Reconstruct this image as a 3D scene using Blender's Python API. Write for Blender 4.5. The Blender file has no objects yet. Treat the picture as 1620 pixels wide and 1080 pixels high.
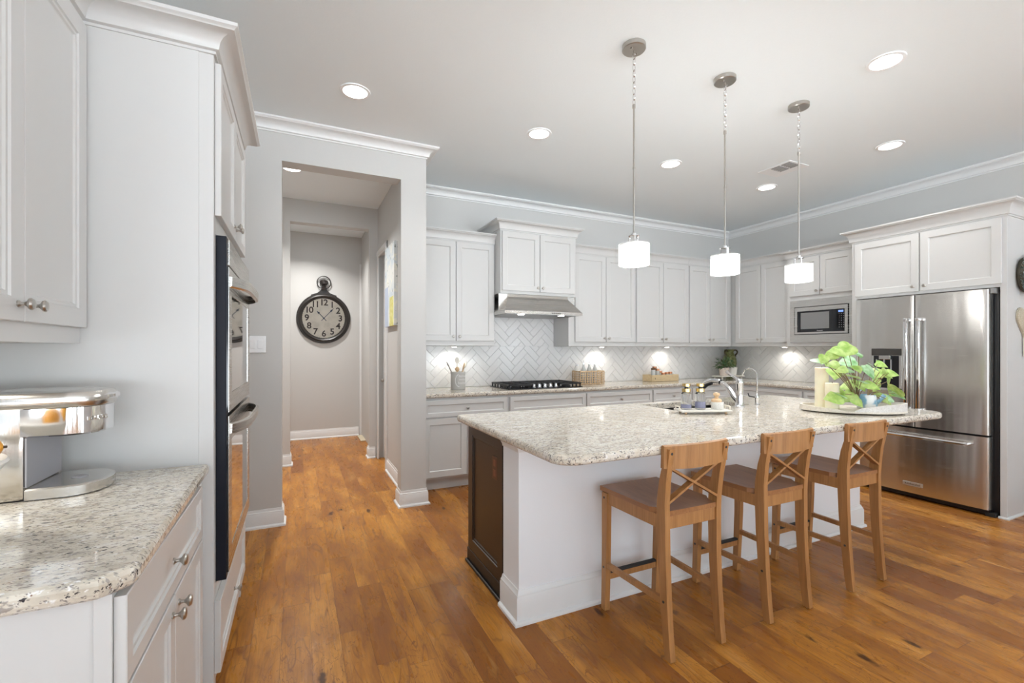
import bpy, bmesh, math, random
from mathutils import Vector, Matrix
random.seed(7)
scn = bpy.context.scene
COL = scn.collection
PI = math.pi

# ------------------------------------------------------------------ camera
YAW = math.radians(25.2)
cd = bpy.data.cameras.new('camera'); cam = bpy.data.objects.new('camera', cd); COL.objects.link(cam)
cam.location = (0, 0, 1.33); cam.rotation_euler = (PI/2, 0, -YAW)
cd.sensor_width = 36; cd.lens = 16.0; cd.shift_y = 12/1620; cd.clip_start = 0.05
scn.camera = cam
# ------------------------------------------------------------------ world, daylight, exposure
w = bpy.data.worlds.new('daylight'); scn.world = w; w.use_nodes = True
wt = w.node_tree; bg = wt.nodes['Background']; bg.inputs[1].default_value = 1.0
# soft blue-white sky above the horizon, brighter lower half added to light the ceiling
tcw = wt.nodes.new('ShaderNodeTexCoord'); sxw = wt.nodes.new('ShaderNodeSeparateXYZ'); rw = wt.nodes.new('ShaderNodeMapRange'); mxw = wt.nodes.new('ShaderNodeMix')
mxw.data_type = 'RGBA'; wt.links.new(tcw.outputs['Generated'], sxw.inputs[0]); wt.links.new(sxw.outputs[2], rw.inputs[0])
rw.inputs[1].default_value = -.04; rw.inputs[2].default_value = .04; wt.links.new(rw.outputs[0], mxw.inputs[0])
mxw.inputs[6].default_value = (8.6, 9.4, 10.0, 1); mxw.inputs[7].default_value = (1.0, 1.12, 1.25, 1); wt.links.new(mxw.outputs[2], bg.inputs[0])
scn.view_settings.view_transform = 'Standard'; scn.view_settings.look = 'None'
scn.view_settings.gamma = 1; scn.view_settings.use_curve_mapping = False
scn.view_settings.exposure = 0.35
scn.cycles.max_bounces = 10; scn.cycles.diffuse_bounces = 6; scn.cycles.glossy_bounces = 5
scn.cycles.transmission_bounces = 8; scn.cycles.sample_clamp_indirect = 6
scn.cycles.use_denoising = True
def area(name, loc, rot, sx, sy, power, color=(1, 1, 1), portal=False):
    l = bpy.data.lights.new(name, 'AREA'); l.shape = 'RECTANGLE'; l.size = sx; l.size_y = sy
    l.energy = power; l.color = color
    if portal: l.cycles.is_portal = True
    o = bpy.data.objects.new(name, l); o.location = loc; o.rotation_euler = rot; COL.objects.link(o); return o
# daylight entering through the openings at the far end of the living room, behind the camera
for i, x in enumerate((-2.9, -0.6, 1.7, 4.2)):
    area('window_daylight', (x, -6.92, 1.5), (-PI/2, 0, 0), 1.96, 2.86, 1, portal=True)
for i, y in enumerate((-5.6, -3.2)):
    area('window_daylight', (-3.92, y, 1.5), (0, -PI/2, 0), 2.86, 1.6, 1, portal=True)
    area('window_daylight', (5.72, y, 1.5), (0, PI/2, 0), 2.86, 1.6, 1, portal=True)

# ------------------------------------------------------------------ materials
def mat(name, col, rough=.5, metal=0, spec=.5, **kw):
    m = bpy.data.materials.new(name); m.use_nodes = True
    p = m.node_tree.nodes['Principled BSDF']
    p.inputs['Base Color'].default_value = (*col, 1); p.inputs['Roughness'].default_value = rough
    p.inputs['Metallic'].default_value = metal; p.inputs['Specular IOR Level'].default_value = spec
    for k, v in kw.items():
        p.inputs[k.replace('_', ' ')].default_value = v
    return m
class NT:
    def __init__(s, m): s.m = m; s.t = m.node_tree; s.p = s.t.nodes['Principled BSDF']
    def n(s, typ, ins=None, **at):
        nd = s.t.nodes.new(typ)
        for k, v in at.items(): setattr(nd, k, v)
        for k, v in (ins or {}).items():
            if isinstance(v, bpy.types.NodeSocket): s.t.links.new(v, nd.inputs[k])
            else: nd.inputs[k].default_value = v
        return nd
    def math(s, op, a, b=0.0, c=0.0):
        return s.n('ShaderNodeMath', {0: a, 1: b, 2: c}, operation=op).outputs[0]
    def coord(s, kind='Object'): return s.n('ShaderNodeTexCoord').outputs[kind]
    def pos(s): return s.n('ShaderNodeNewGeometry').outputs['Position']
    def mapping(s, v, scale=(1, 1, 1), loc=(0, 0, 0), rot=(0, 0, 0)):
        return s.n('ShaderNodeMapping', {'Vector': v, 'Scale': scale, 'Location': loc, 'Rotation': rot}).outputs[0]
    def noise(s, v, scale, detail=3, rough=.5, dist=0):
        return s.n('ShaderNodeTexNoise', {'Vector': v, 'Scale': scale, 'Detail': detail, 'Roughness': rough, 'Distortion': dist}).outputs['Fac']
    def ramp(s, f, stops):
        r = s.n('ShaderNodeValToRGB', {'Fac': f}); e = r.color_ramp.elements
        while len(e) < len(stops): e.new(.5)
        for el, (p, c) in zip(e, stops):
            el.position = p; el.color = (*c, 1) if not isinstance(c, float) else (c, c, c, 1)
        return r.outputs[0]
    def mix(s, f, a, b, mode='MIX'):
        nd = s.n('ShaderNodeMix', data_type='RGBA', blend_type=mode)
        for i, v in ((0, f), (6, a), (7, b)):
            if isinstance(v, bpy.types.NodeSocket): s.t.links.new(v, nd.inputs[i])
            else: nd.inputs[i].default_value = (*v, 1) if isinstance(v, tuple) else v
        return nd.outputs[2]
    def set(s, k, v): s.t.links.new(v, s.p.inputs[k])
    def bump(s, h, strength=.2, dist=.01):
        b = s.n('ShaderNodeBump', {'Height': h, 'Strength': strength, 'Distance': dist}); s.set('Normal', b.outputs[0])

def paint(name, col, rough=.5, tex=.03):
    m = mat(name, col, rough); t = NT(m)
    t.bump(t.noise(t.pos(), 90, 3), tex, .004); return m
WALL = paint('wall_paint', (.565, .562, .55), .6, .06)
CEIL = paint('ceiling_paint', (.83, .89, .925), .8, .12)
TRIM = paint('white_trim_paint', (.74, .745, .745), .35, .0)
CAB = paint('white_cabinet_lacquer', (.615, .617, .612), .32, .01)
ISLW = paint('island_white_paint', (.82, .84, .87), .5, .03)
ESP = paint('espresso_stained_wood', (.028, .017, .011), .35, .05)
NICKEL = mat('brushed_nickel', (.50, .48, .45), .3, 1)
CHROME = mat('chrome', (.78, .78, .79), .08, 1)
BLACK = mat('black_plastic', (.012, .012, .014), .35)
BLKGLASS = mat('black_glass', (.010, .011, .014), .05)
BLKMET = mat('black_iron', (.025, .025, .027), .5)
WHITE = mat('white_plastic', (.86, .88, .90), .3)
CERAM = mat('white_ceramic', (.78, .77, .74), .25)
BRASS = mat('gold_metal', (.72, .55, .25), .25, 1)
COPPER = mat('copper_lid', (.60, .28, .15), .3, 1)
GLASS = mat('clear_glass', (.95, .97, .97), .02, 0, .5, Transmission_Weight=1.0, IOR=1.12)
WATER = mat('violet_soap', (.45, .46, .66), .1, 0, .5, Transmission_Weight=.6)
WAX = mat('cream_candle_wax', (.82, .76, .58), .5, 0, .4, Subsurface_Weight=.15)
RUBBER = mat('dark_rubber', (.02, .02, .02), .7)
GREYPL = mat('grey_plastic', (.34, .34, .37), .35, .2)
BRONZE = mat('bronze_plate', (.10, .045, .028), .35, .3)
OFFWH = mat('offwhite_enamel', (.72, .70, .64), .4)
GREENG = None

def steel(name, col=(.60, .585, .56), rough=.26, axis='h', wave=.0):
    m = mat(name, col, rough, 1); t = NT(m)
    v = t.pos()
    sc = (3, 3, 700) if axis == 'h' else (500, 500, 3)
    n = t.noise(t.mapping(v, sc), 1.0, 2)
    t.set('Roughness', t.math('ADD', t.math('MULTIPLY', n, .14), rough-.07))
    h = t.math('MULTIPLY', n, .02)
    if wave:
        h = t.math('ADD', h, t.math('MULTIPLY', t.noise(t.mapping(v, (5, 5, .35)), 1.0, 2), wave))
    t.bump(h, .35, .02)
    t.p.inputs['Anisotropic'].default_value = .5
    return m
STEEL = steel('brushed_stainless_steel')
FSTEEL = steel('fridge_stainless_steel', (.66, .645, .62), .24, 'h', 1.6)

def granite():
    m = mat('speckled_granite', (.7, .66, .6), .09); t = NT(m); v = t.pos()
    R3 = (0, 0, -.25)
    base = t.ramp(t.noise(t.mapping(v, (1, 2, 1.5), rot=R3), 13, 4, .6), [(.28, (.50, .45, .37)), (.5, (.67, .62, .53)), (.72, (.74, .72, .67))])
    def fleck(c, sc, loc, lo, hi, col, an=2.6, det=3, ro=.6, up=False):
        n = t.noise(t.mapping(v, (1, an, 1.4), loc, R3), sc, det, ro)
        return t.mix(t.ramp(n, [(lo, 0.0 if up else 1.0), (hi, 1.0 if up else 0.0)]), c, col)
    c = fleck(base, 42, (0, 0, 0), .38, .44, (.36, .33, .30))
    c = fleck(c, 75, (5, 3, 1), .36, .40, (.24, .21, .19), 2.2)
    c = fleck(c, 55, (9, 7, 1), .61, .66, (.80, .79, .77), 2, up=True)
    c = fleck(c, 58, (2, 12, 4), .345, .385, (.045, .04, .045), 2.4)
    c = fleck(c, 30, (3, 17, 1), .30, .335, (.06, .055, .07), 2.8, 4, .65)
    c = fleck(c, 38, (3, 27, 9), .68, .72, (.20, .10, .06), 2.4, up=True)
    t.set('Base Color', c); return m
GRAN = granite()

def floor_mat():
    m = mat('hickory_plank_floor', (.4, .2, .07), .3, 0, .16); t = NT(m); v = t.pos()
    s = t.n('ShaderNodeSeparateXYZ', {0: v}); X, Y = s.outputs[0], s.outputs[1]
    W = .1235
    u = t.math('DIVIDE', t.math('ADD', X, .192+W*40), W)
    row = t.math('FLOOR', u); fu = t.math('FRACT', u)
    rr = t.n('ShaderNodeTexWhiteNoise', {'W': row}, noise_dimensions='1D').outputs[0]
    L = .95
    q = t.math('ADD', t.math('DIVIDE', Y, L), t.math('MULTIPLY', rr, 7.31))
    # plank lengths differ: bend the coordinate per row
    q = t.math('ADD', q, t.math('MULTIPLY', t.math('SINE', t.math('ADD', t.math('MULTIPLY', q, 2.6), t.math('MULTIPLY', rr, 30))), .22))
    colm = t.math('FLOOR', q); fq = t.math('FRACT', q)
    idv = t.n('ShaderNodeCombineXYZ', {0: row, 1: colm, 2: 0.0}).outputs[0]
    wn = t.n('ShaderNodeTexWhiteNoise', {'Vector': idv}, noise_dimensions='3D')
    pid = wn.outputs[0]
    off = t.n('ShaderNodeVectorMath', {0: wn.outputs[1], 1: (37, 41, 29)}, operation='MULTIPLY').outputs[0]
    pv = t.n('ShaderNodeVectorMath', {0: v, 1: off}, operation='ADD').outputs[0]
    tone = t.ramp(pid, [(0, (.24, .085, .018)), (.07, (.32, .122, .022)), (.3, (.43, .175, .028)), (.7, (.49, .207, .034)), (1, (.60, .275, .055))])
    # broad cathedral figure
    low = t.noise(t.mapping(pv, (7, 1.3, 1)), 1.0, 2, .5, .5)
    fig = t.math('FRACT', t.math('MULTIPLY', low, 9))
    fig = t.math('ABSOLUTE', t.math('SUBTRACT', fig, .5))
    line = t.ramp(fig, [(.0, 1.0), (.10, 0.0)])
    amt = t.ramp(t.noise(t.mapping(pv, (5, 2, 1)), 1.0, 2), [(.38, .08), (.58, .85)])
    c = t.mix(t.math('MULTIPLY', line, amt), tone, (.20, .080, .026))
    sq = t.noise(t.mapping(pv, (17, 7, 1)), 1.0, 3, .6, 1.2)
    sqf = t.math('ABSOLUTE', t.math('SUBTRACT', t.math('FRACT', t.math('MULTIPLY', sq, 5)), .5))
    c = t.mix(t.math('MULTIPLY', t.ramp(sqf, [(.0, 1.0), (.07, 0.0)]), t.ramp(t.noise(t.mapping(pv, (3.1, 1.7, 1)), 1.0, 2), [(.38, .05), (.53, .9)])), c, (.15, .055, .02))
    blot = t.noise(t.mapping(pv, (9, 2.2, 1)), 1.0, 4, .6, .3)
    c = t.mix(t.ramp(blot, [(.42, 0.0), (.66, .75)]), c, (.25, .092, .028))
    c = t.mix(t.ramp(blot, [(.25, .55), (.42, 0.0)]), c, (.64, .34, .11))
    fine = t.noise(t.mapping(pv, (140, 7, 1)), 1.0, 3, .6)
    c = t.mix(t.ramp(fine, [(.3, .42), (.55, 0.0)]), c, (.20, .085, .03))
    kn = t.n('ShaderNodeTexVoronoi', {'Vector': t.mapping(pv, (5.5, 2.1, 1)), 'Scale': 1.0}).outputs['Distance']
    knd = t.math('ADD', kn, t.math('MULTIPLY', t.math('SUBTRACT', t.noise(t.mapping(pv, (40, 22, 1)), 1.0, 3), .5), .22))
    c = t.mix(t.ramp(knd, [(.045, .9), (.12, 0.0)]), c, (.05, .018, .008))
    # seams
    eu = t.math('MINIMUM', fu, t.math('SUBTRACT', 1.0, fu))
    eq = t.math('MINIMUM', fq, t.math('SUBTRACT', 1.0, fq))
    seam = t.math('MAXIMUM', t.math('LESS_THAN', eu, .010), t.math('LESS_THAN', eq, .0018))
    c = t.mix(t.math('MULTIPLY', seam, .55), c, (.13, .055, .025))
    t.set('Base Color', c)
    scr = t.noise(t.mapping(pv, (26, 6, 1)), 1.0, 2, .5, .4)
    t.set('Roughness', t.ramp(scr, [(.3, .24), (.7, .36)]))
    h = t.math('SUBTRACT', t.math('ADD', t.math('MULTIPLY', scr, .5), t.math('MULTIPLY', fine, .12)), t.math('MULTIPLY', seam, .6))
    t.bump(h, .32, .006)
    return m
FLOOR = floor_mat()

def wood(name, c1, c2, rough=.35, sc=(30, 30, 2.5), local=True):
    m = mat(name, c1, rough); t = NT(m); v = t.coord() if local else t.pos()
    a = t.noise(t.mapping(v, sc), 1.0, 4, .6, .4)
    c = t.mix(t.ramp(a, [(.3, 0.0), (.7, 1.0)]), c1, c2)
    f = t.noise(t.mapping(v, (sc[0]*5, sc[1]*5, sc[2]*2)), 1.0, 2)
    c = t.mix(t.ramp(f, [(.3, .3), (.5, 0.0)]), c, tuple(x*.55 for x in c1))
    t.set('Base Color', c); t.bump(f, .05, .002); return m
STOOL = wood('honey_pine_wood', (.33, .150, .048), (.47, .235, .085), .42)
SEATW = wood('dark_honey_seat_wood', (.27, .112, .042), (.38, .175, .065), .34, (30, 3, 30))
BOXW = wood('pale_rustic_wood', (.56, .42, .24), (.66, .53, .33), .7, (4, 40, 40))
BEECH = wood('beech_wood', (.62, .42, .24), (.72, .52, .32), .6)
TRAYW = wood('bleached_wood', (.66, .60, .50), (.76, .72, .64), .6, (6, 40, 40))

def emit(name, col, s):
    m = bpy.data.materials.new(name); m.use_nodes = True; t = m.node_tree; t.nodes.clear()
    e = t.nodes.new('ShaderNodeEmission'); e.inputs[0].default_value = (*col, 1); e.inputs[1].default_value = s
    o = t.nodes.new('ShaderNodeOutputMaterial'); t.links.new(e.outputs[0], o.inputs[0]); return m
LAMP = emit('downlight_glow', (1, .97, .92), 9)
PUCK = emit('puck_glow', (1, .96, .88), 14)
SHADE_IN = emit('lit_glass_shade', (1, .985, .96), 36)

# ------------------------------------------------------------------ mesh builder
def frame(origin, u, n):
    """local frame: x along u, y along n (out of the face), z up"""
    u = Vector(u); n = Vector(n); z = Vector((0, 0, 1)); M = Matrix.Identity(4)
    for i in range(3): M[i][0] = u[i]; M[i][1] = n[i]; M[i][2] = z[i]; M[i][3] = origin[i]
    return M
class MB:
    def __init__(s, M=None): s.v = []; s.f = []; s.M = M or Matrix.Identity(4)
    def add(s, vs, fs):
        b = len(s.v); s.v += [s.M @ Vector(v) for v in vs]; s.f += [tuple(b+i for i in f) for f in fs]
    def box(s, x0, x1, y0, y1, z0, z1, bev=0):
        if bev:
            b = min(bev, abs(x1-x0)/2.01, abs(y1-y0)/2.01, abs(z1-z0)/2.01)
            bm = bmesh.new(); bmesh.ops.create_cube(bm, size=1)
            for v in bm.verts: v.co = Vector(((x0+x1)/2+v.co.x*(x1-x0), (y0+y1)/2+v.co.y*(y1-y0), (z0+z1)/2+v.co.z*(z1-z0)))
            bmesh.ops.bevel(bm, geom=bm.edges[:], offset=b, segments=2, profile=.5, affect='EDGES')
            s.bm(bm); return
        s.add([(x0, y0, z0), (x1, y0, z0), (x1, y1, z0), (x0, y1, z0), (x0, y0, z1), (x1, y0, z1), (x1, y1, z1), (x0, y1, z1)],
              [(0, 3, 2, 1), (4, 5, 6, 7), (0, 1, 5, 4), (1, 2, 6, 5), (2, 3, 7, 6), (3, 0, 4, 7)])
    def bm(s, bm):
        bm.verts.index_update(); s.add([v.co.copy() for v in bm.verts], [tuple(v.index for v in f.verts) for f in bm.faces]); bm.free()
    def loops(s, L, cap0=True, cap1=True, close=False):
        n = len(L[0]); vs = [p for l in L for p in l]; fs = []
        R = len(L) if close else len(L)-1
        for i in range(R):
            a = i*n; b = ((i+1) % len(L))*n
            for j in range(n): k = (j+1) % n; fs.append((a+j, a+k, b+k, b+j))
        if cap0 and not close: fs.append(tuple(range(n-1, -1, -1)))
        if cap1 and not close: fs.append(tuple((len(L)-1)*n+j for j in range(n)))
        s.add(vs, fs)
    def lathe(s, prof, c=(0, 0, 0), axis='z', seg=24, a0=0, cap=True):
        L = []
        for r, h in prof:
            l = []
            for i in range(seg):
                a = 2*PI*i/seg+a0; x, y = r*math.cos(a), r*math.sin(a)
                p = (x, y, h) if axis == 'z' else ((h, x, y) if axis == 'x' else (y, h, x))
                l.append((c[0]+p[0], c[1]+p[1], c[2]+p[2]))
            L.append(l)
        s.loops(L, cap, cap)
    def tube(s, pts, r, seg=8, closed=False):
        pts = [Vector(p) for p in pts]; n = len(pts); L = []; prev = None
        for i, p in enumerate(pts):
            if closed: d = pts[(i+1) % n]-pts[i-1]
            else: d = pts[min(i+1, n-1)]-pts[max(i-1, 0)]
            d.normalize()
            if prev is None: a = d.orthogonal().normalized()
            else: a = (prev - d*prev.dot(d)).normalized()
            prev = a; b = d.cross(a); rr = r[i] if isinstance(r, (list, tuple)) else r
            L.append([p+(a*math.cos(t)+b*math.sin(t))*rr for t in (2*PI*k/seg for k in range(seg))])
        s.loops(L, close=closed)
    def bar(s, secs):
        """secs: list of (centre, half x, half y) rectangles stacked"""
        s.loops([[(c[0]-a, c[1]-b, c[2]), (c[0]+a, c[1]-b, c[2]), (c[0]+a, c[1]+b, c[2]), (c[0]-a, c[1]+b, c[2])] for c, a, b in secs])
    def beam(s, p, q, w, h, up=(0, 0, 1)):
        p = Vector(p); q = Vector(q); d = (q-p).normalized(); a = d.cross(Vector(up)).normalized(); b = a.cross(d)
        L = [[c+a*sx*w/2+b*sz*h/2 for sx, sz in ((-1, -1), (1, -1), (1, 1), (-1, 1))] for c in (p, q)]
        s.loops(L)
    def prism(s, poly, z0, z1):
        s.loops([[(x, y, z0) for x, y in poly], [(x, y, z1) for x, y in poly]])
    def sphere(s, c, r, seg=16, rings=10, sc=(1, 1, 1)):
        L = []
        for i in range(rings+1):
            a = -PI/2+PI*i/rings; rr = max(math.cos(a), 1e-3)*r; z = math.sin(a)*r
            L.append([(c[0]+rr*math.cos(t)*sc[0], c[1]+rr*math.sin(t)*sc[1], c[2]+z*sc[2]) for t in (2*PI*k/seg for k in range(seg))])
        s.loops(L)
    def door(s, u0, u1, z0, z1, y0=0, th=.02, rail=.062, fine=False):
        seq = [(0, 0), (0, th-.002), (.002, th), (rail-.006, th), (rail-.003, th-.003), (rail, th-.009), (rail+.001, th-.010)]
        if fine: seq = [(0, 0), (0, th-.002), (.002, th), (rail-.016, th), (rail-.013, th-.005), (rail-.004, th-.005), (rail, th-.010), (rail+.004, th-.011)]
        s.loops([[(u0+i, y0+d, z0+i), (u0+i, y0+d, z1-i), (u1-i, y0+d, z1-i), (u1-i, y0+d, z0+i)] for i, d in seq])
    def obj(s, name, m, parent=None, smooth=False, loc=None):
        """verts are in world space; the object sits at loc (or the parent's place)"""
        me = bpy.data.meshes.new(name)
        if parent is not None: L = Vector(parent['_w']) ; own = L
        else: L = Vector(loc or (0, 0, 0)); own = L
        me.from_pydata([v-L for v in s.v], [], s.f); me.update()
        b = bmesh.new(); b.from_mesh(me); bmesh.ops.recalc_face_normals(b, faces=b.faces[:]); b.to_mesh(me); b.free()
        me.materials.append(m)
        if smooth:
            for p in me.polygons: p.use_smooth = True
            me.set_sharp_from_angle(angle=math.radians(35))
        o = bpy.data.objects.new(name, me); COL.objects.link(o)
        if parent is not None: o.parent = parent; o['_w'] = parent['_w']
        else: o.location = L; o['_w'] = tuple(L)
        return o
def thing(name, label, cat, loc=(0, 0, 0), group=None):
    o = bpy.data.objects.new(name, None); o.empty_display_size = .1; COL.objects.link(o); o.location = loc
    o['_w'] = tuple(float(x) for x in loc); o['label'] = label; o['category'] = cat
    if group: o['group'] = group
    return o
def tag(o, label, cat, group=None):
    o['label'] = label; o['category'] = cat
    if group: o['group'] = group
    return o
def struct(o): o['kind'] = 'structure'; return o
def dup(root, loc, rotz=0, label=None):
    def cp(o, parent):
        c = o.copy(); COL.objects.link(c); c.parent = parent
        for ch in [x for x in list(bpy.data.objects) if x.parent == o]: cp(ch, c)
        return c
    r = cp(root, None); r.location = loc; r.rotation_euler = (0, 0, rotz)
    if label: r['label'] = label
    return r
def sweep(mb, path, prof, closed=False):
    """prof: (out, z) points; path in XY; 'out' is to the left of the walking direction"""
    n = len(path); P = [Vector(p) for p in path]; L = []
    for i in range(n):
        d0 = (P[i]-P[i-1]).normalized() if i > 0 else None
        d1 = (P[i+1]-P[i]).normalized() if i < n-1 else None
        if d0 is None: d0 = d1
        if d1 is None: d1 = d0
        n0 = Vector((-d0.y, d0.x)); n1 = Vector((-d1.y, d1.x)); m = (n0+n1); m = m/(m.dot(n0)) if m.length > 1e-6 else n0
        L.append([(P[i].x+m.x*o, P[i].y+m.y*o, z) for o, z in prof])
    mb.loops(L)
def crown_prof(z, h, p):
    """ceiling or cabinet crown: z is the top, h the drop, p the projection"""
    pts = [(0, z), (p, z), (p, z-.012), (p-.010, z-.018)]
    for i in range(5):
        a = i/4*PI/2
        pts.append((p*.86-(p*.62)*math.sin(a), z-.022-(h-.045)*(1-math.cos(a))))
    pts += [(p*.22, z-h+.014), (.008, z-h+.010), (.008, z-h), (0, z-h)]
    return pts
def base_prof(h=.135, t=.015):
    return [(0, 0), (t+.014, 0), (t+.013, .012), (t+.004, .020), (t, .021), (t, h-.035), (t-.003, h-.030), (t-.003, h-.022), (t-.008, h-.018), (.004, h), (0, h)]
KNOB = [(.0085, 0), (.0085, .003), (.005, .006), (.0045, .013), (.008, .018), (.0145, .022), (.0155, .026), (.012, .030), (.004, .032)]
def knob(M, u, z, y0, parent, big=1.0):
    mb = MB(M); mb.lathe([(r*big, y0+h*big) for r, h in KNOB], (u, 0, z), 'y', 14); return mb.obj('knob', NICKEL, parent, True)
def text_into(mb, s, size, at, M=None, ext=.0008, spacing=1.0, bold=0.0):
    cu = bpy.data.curves.new('t', 'FONT'); cu.body = s; cu.size = size; cu.extrude = ext; cu.align_x = 'CENTER'; cu.align_y = 'CENTER'
    cu.space_character = spacing; cu.resolution_u = 3; cu.offset = bold
    o = bpy.data.objects.new('t', cu); COL.objects.link(o); bpy.context.view_layer.update()
    me = o.to_mesh(); R = (M or Matrix.Identity(4))
    vs = [R @ Vector((v.co.x+at[0], v.co.y+at[1], v.co.z+at[2])) for v in me.vertices]
    mb.add(vs, [tuple(p.vertices) for p in me.polygons]); o.to_mesh_clear()
    bpy.data.objects.remove(o); bpy.data.curves.remove(cu)
def text_frame(origin, u, up):
    u = Vector(u); up = Vector(up); n = u.cross(up); M = Matrix.Identity(4)
    for i in range(3): M[i][0] = u[i]; M[i][1] = up[i]; M[i][2] = n[i]; M[i][3] = origin[i]
    return M
def arc(cx, cy, r, a0, a1, n):
    return [(cx+r*math.cos(math.radians(a0+(a1-a0)*i/(n-1))), cy+r*math.sin(math.radians(a0+(a1-a0)*i/(n-1)))) for i in range(n)]

# ------------------------------------------------------------------ room shell
H = 3.05; XR = 5.80; YB = 4.76; YN = 3.86; XL = -.93
def wallbox(name, *b, m=WALL):
    mb = MB(); mb.box(*b); return struct(mb.obj(name, m))
mb = MB(); mb.box(-4, 6.2, -7.2, 8.0, -.06, 0); struct(mb.obj('floor', FLOOR))
mb = MB(); mb.box(-4.2, 6.2, -7.2, 8.0, H, H+.06); struct(mb.obj('ceiling', CEIL))
wallbox('wall_back', 1.0, 6.0, YB, YB+.15, 0, H)
# right wall, with window openings in the living room part behind the camera
mb = MB(); mb.box(XR, XR+.2, .55, YB+.15, 0, H); mb.box(XR, XR+.2, -7.2, .55, 0, .06); mb.box(XR, XR+.2, -7.2, .55, 2.95, H)
for a, b in ((-7.2, -6.4), (-4.8, -4.0), (-2.4, .55)): mb.box(XR, XR+.2, a, b, .06, 2.95)
struct(mb.obj('wall_right', WALL))
# near wall with the hall opening, and the column between hall and kitchen
mb = MB(); mb.box(-1.1, -.11, YN, YN+.15, 0, H); mb.box(-.11, .785, YN, YN+.15, 2.757, H); mb.box(.785, 1.0, YN, YN+.15, 0, H)
struct(mb.obj('wall_hall_opening', WALL))
mb = MB(); mb.box(.89, 1.0, YN+.15, 5.17, 0, H); mb.box(.89, 1.0, 5.74, 7.5, 0, H); mb.box(.89, 1.0, 5.17, 5.74, 2.47, H)
struct(mb.obj('wall_hall_right', WALL))
wallbox('wall_hall_left', -1.1, -.95, YN+.15, 7.5, 0, H)
mb = MB(); mb.box(-.95, -.08, 5.77, 5.90, 0, H); mb.box(-.08, .79, 5.77, 5.90, 2.79, H); mb.box(.79, .89, 5.77, 5.90, 0, H)
struct(mb.obj('wall_hall_inner', WALL))
mb = MB(); mb.box(-1.1, .945, 7.37, 7.5, 0, H); mb.box(.945, 2.0, 7.37, 7.5, 2.56, H); mb.box(1.0, 2.0, 7.42, 7.5, 0, 2.56)
struct(mb.obj('wall_hall_far', WALL))
wallbox('wall_left', XL-.15, XL, .85, YN, 0, H)
mb = MB(); mb.box(-4.2, -4, -7.2, .85, 0, .06); mb.box(-4.2, -4, -7.2, .85, 2.95, H)
for a, b in ((-7.2, -6.4), (-4.8, -4.0), (-2.4, .85)): mb.box(-4.2, -4, a, b, .06, 2.95)
struct(mb.obj('wall_living_left', WALL))
wallbox('wall_living_return', -4.2, XL-.15, .85, 1.0, 0, H)
mb = MB(); mb.box(-4.2, 6, -7.2, -7, 0, .06); mb.box(-4.2, 6, -7.2, -7, 2.95, H); e = -4.2
for x in (-2.9, -.6, 1.7, 4.2): mb.box(e, x-.98, -7.2, -7, .06, 2.95); e = x+.98
mb.box(e, 6, -7.2, -7, .06, 2.95); struct(mb.obj('wall_living_rear', WALL))
# crown mouldings
mb = MB(); sweep(mb, [(XR, -6.9), (XR, YB), (1.0, YB), (1.0, YN), (-.95, YN)], crown_prof(H, .088, .092)); struct(mb.obj('trim_1', TRIM, None, True))
# baseboards
bp = base_prof()
mb = MB(); sweep(mb, [(1.0, YB-.5), (1.0, YN), (.785, YN), (.785, YN+.15), (.89, YN+.15), (.89, 5.09)], bp); struct(mb.obj('baseboard_column', TRIM, None, True))
mb = MB(); sweep(mb, [(-.11, YN+.15), (-.11, YN), (-.9, YN)], bp); struct(mb.obj('baseboard_near_wall', TRIM, None, True))
mb = MB(); sweep(mb, [(-.08, 5.9), (-.08, 5.77), (-.9, 5.77)], bp); struct(mb.obj('baseboard_inner_left', TRIM, None, True))
mb = MB(); sweep(mb, [(.86, 5.77), (.79, 5.77), (.79, 5.90)], bp); struct(mb.obj('baseboard_inner_right', TRIM, None, True))
mb = MB(); sweep(mb, [(.85, 7.37), (-.95, 7.37)], bp); struct(mb.obj('baseboard_hall_far', TRIM, None, True))
# hall doors
def casing(mb, M, u0, u1, z1, wdt=.08):
    old = mb.M; mb.M = M
    for a, b in ((u0-wdt, u0), (u1, u1+wdt)):
        mb.box(a, b, 0, .012, 0, z1+wdt, .002); mb.box(a+.012, b-.02, .012, .019, 0, z1+wdt-.012, .002)
    mb.box(u0-wdt, u1+wdt, 0, .013, z1, z1+wdt, .002); mb.box(u0-wdt+.012, u1+wdt-.012, .012, .02, z1+.018, z1+wdt-.012, .002)
    mb.M = old
mb = MB(); casing(mb, frame((.89, 0, 0), (0, 1, 0), (-1, 0, 0)), 5.17, 5.68, 2.44); struct(mb.obj('trim_2', TRIM))
mb = MB(frame((.985, 0, 0), (0, 1, 0), (-1, 0, 0))); mb.door(5.175, 5.735, .01, 2.46, 0, .035, .1, True); d2 = struct(mb.obj('door_2', TRIM))
mb = MB(); mb.lathe([(.004, .93), (.004, .98)], (.0, 5.66, 0), 'z', 6)
mb = MB(); mb.sphere((.935, 5.69, .95), .022); mb.tube([(.935, 5.69, .95), (.955, 5.69, .95)], .01); mb.obj('door_handle', NICKEL, d2, True)
mb = MB(frame((0, 7.37, 0), (1, 0, 0), (0, -1, 0)))
mb.box(.862, .945, 0, .015, 0, 2.64, .002); mb.box(.87, .93, .015, .022, 0, 2.62, .002); mb.box(.945, 1.9, 0, .015, 2.56, 2.64, .002); struct(mb.obj('trim_3', TRIM))
mb = MB(frame((0, 7.40, 0), (1, 0, 0), (0, -1, 0))); mb.door(.955, 1.85, .06, 2.545, 0, .035, .1, True); d1 = struct(mb.obj('door_1', TRIM))
mb = MB(); mb.box(.955, 1.85, 7.365, 7.40, .005, .055); mb.obj('sweep_strip', RUBBER, d1)
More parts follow.
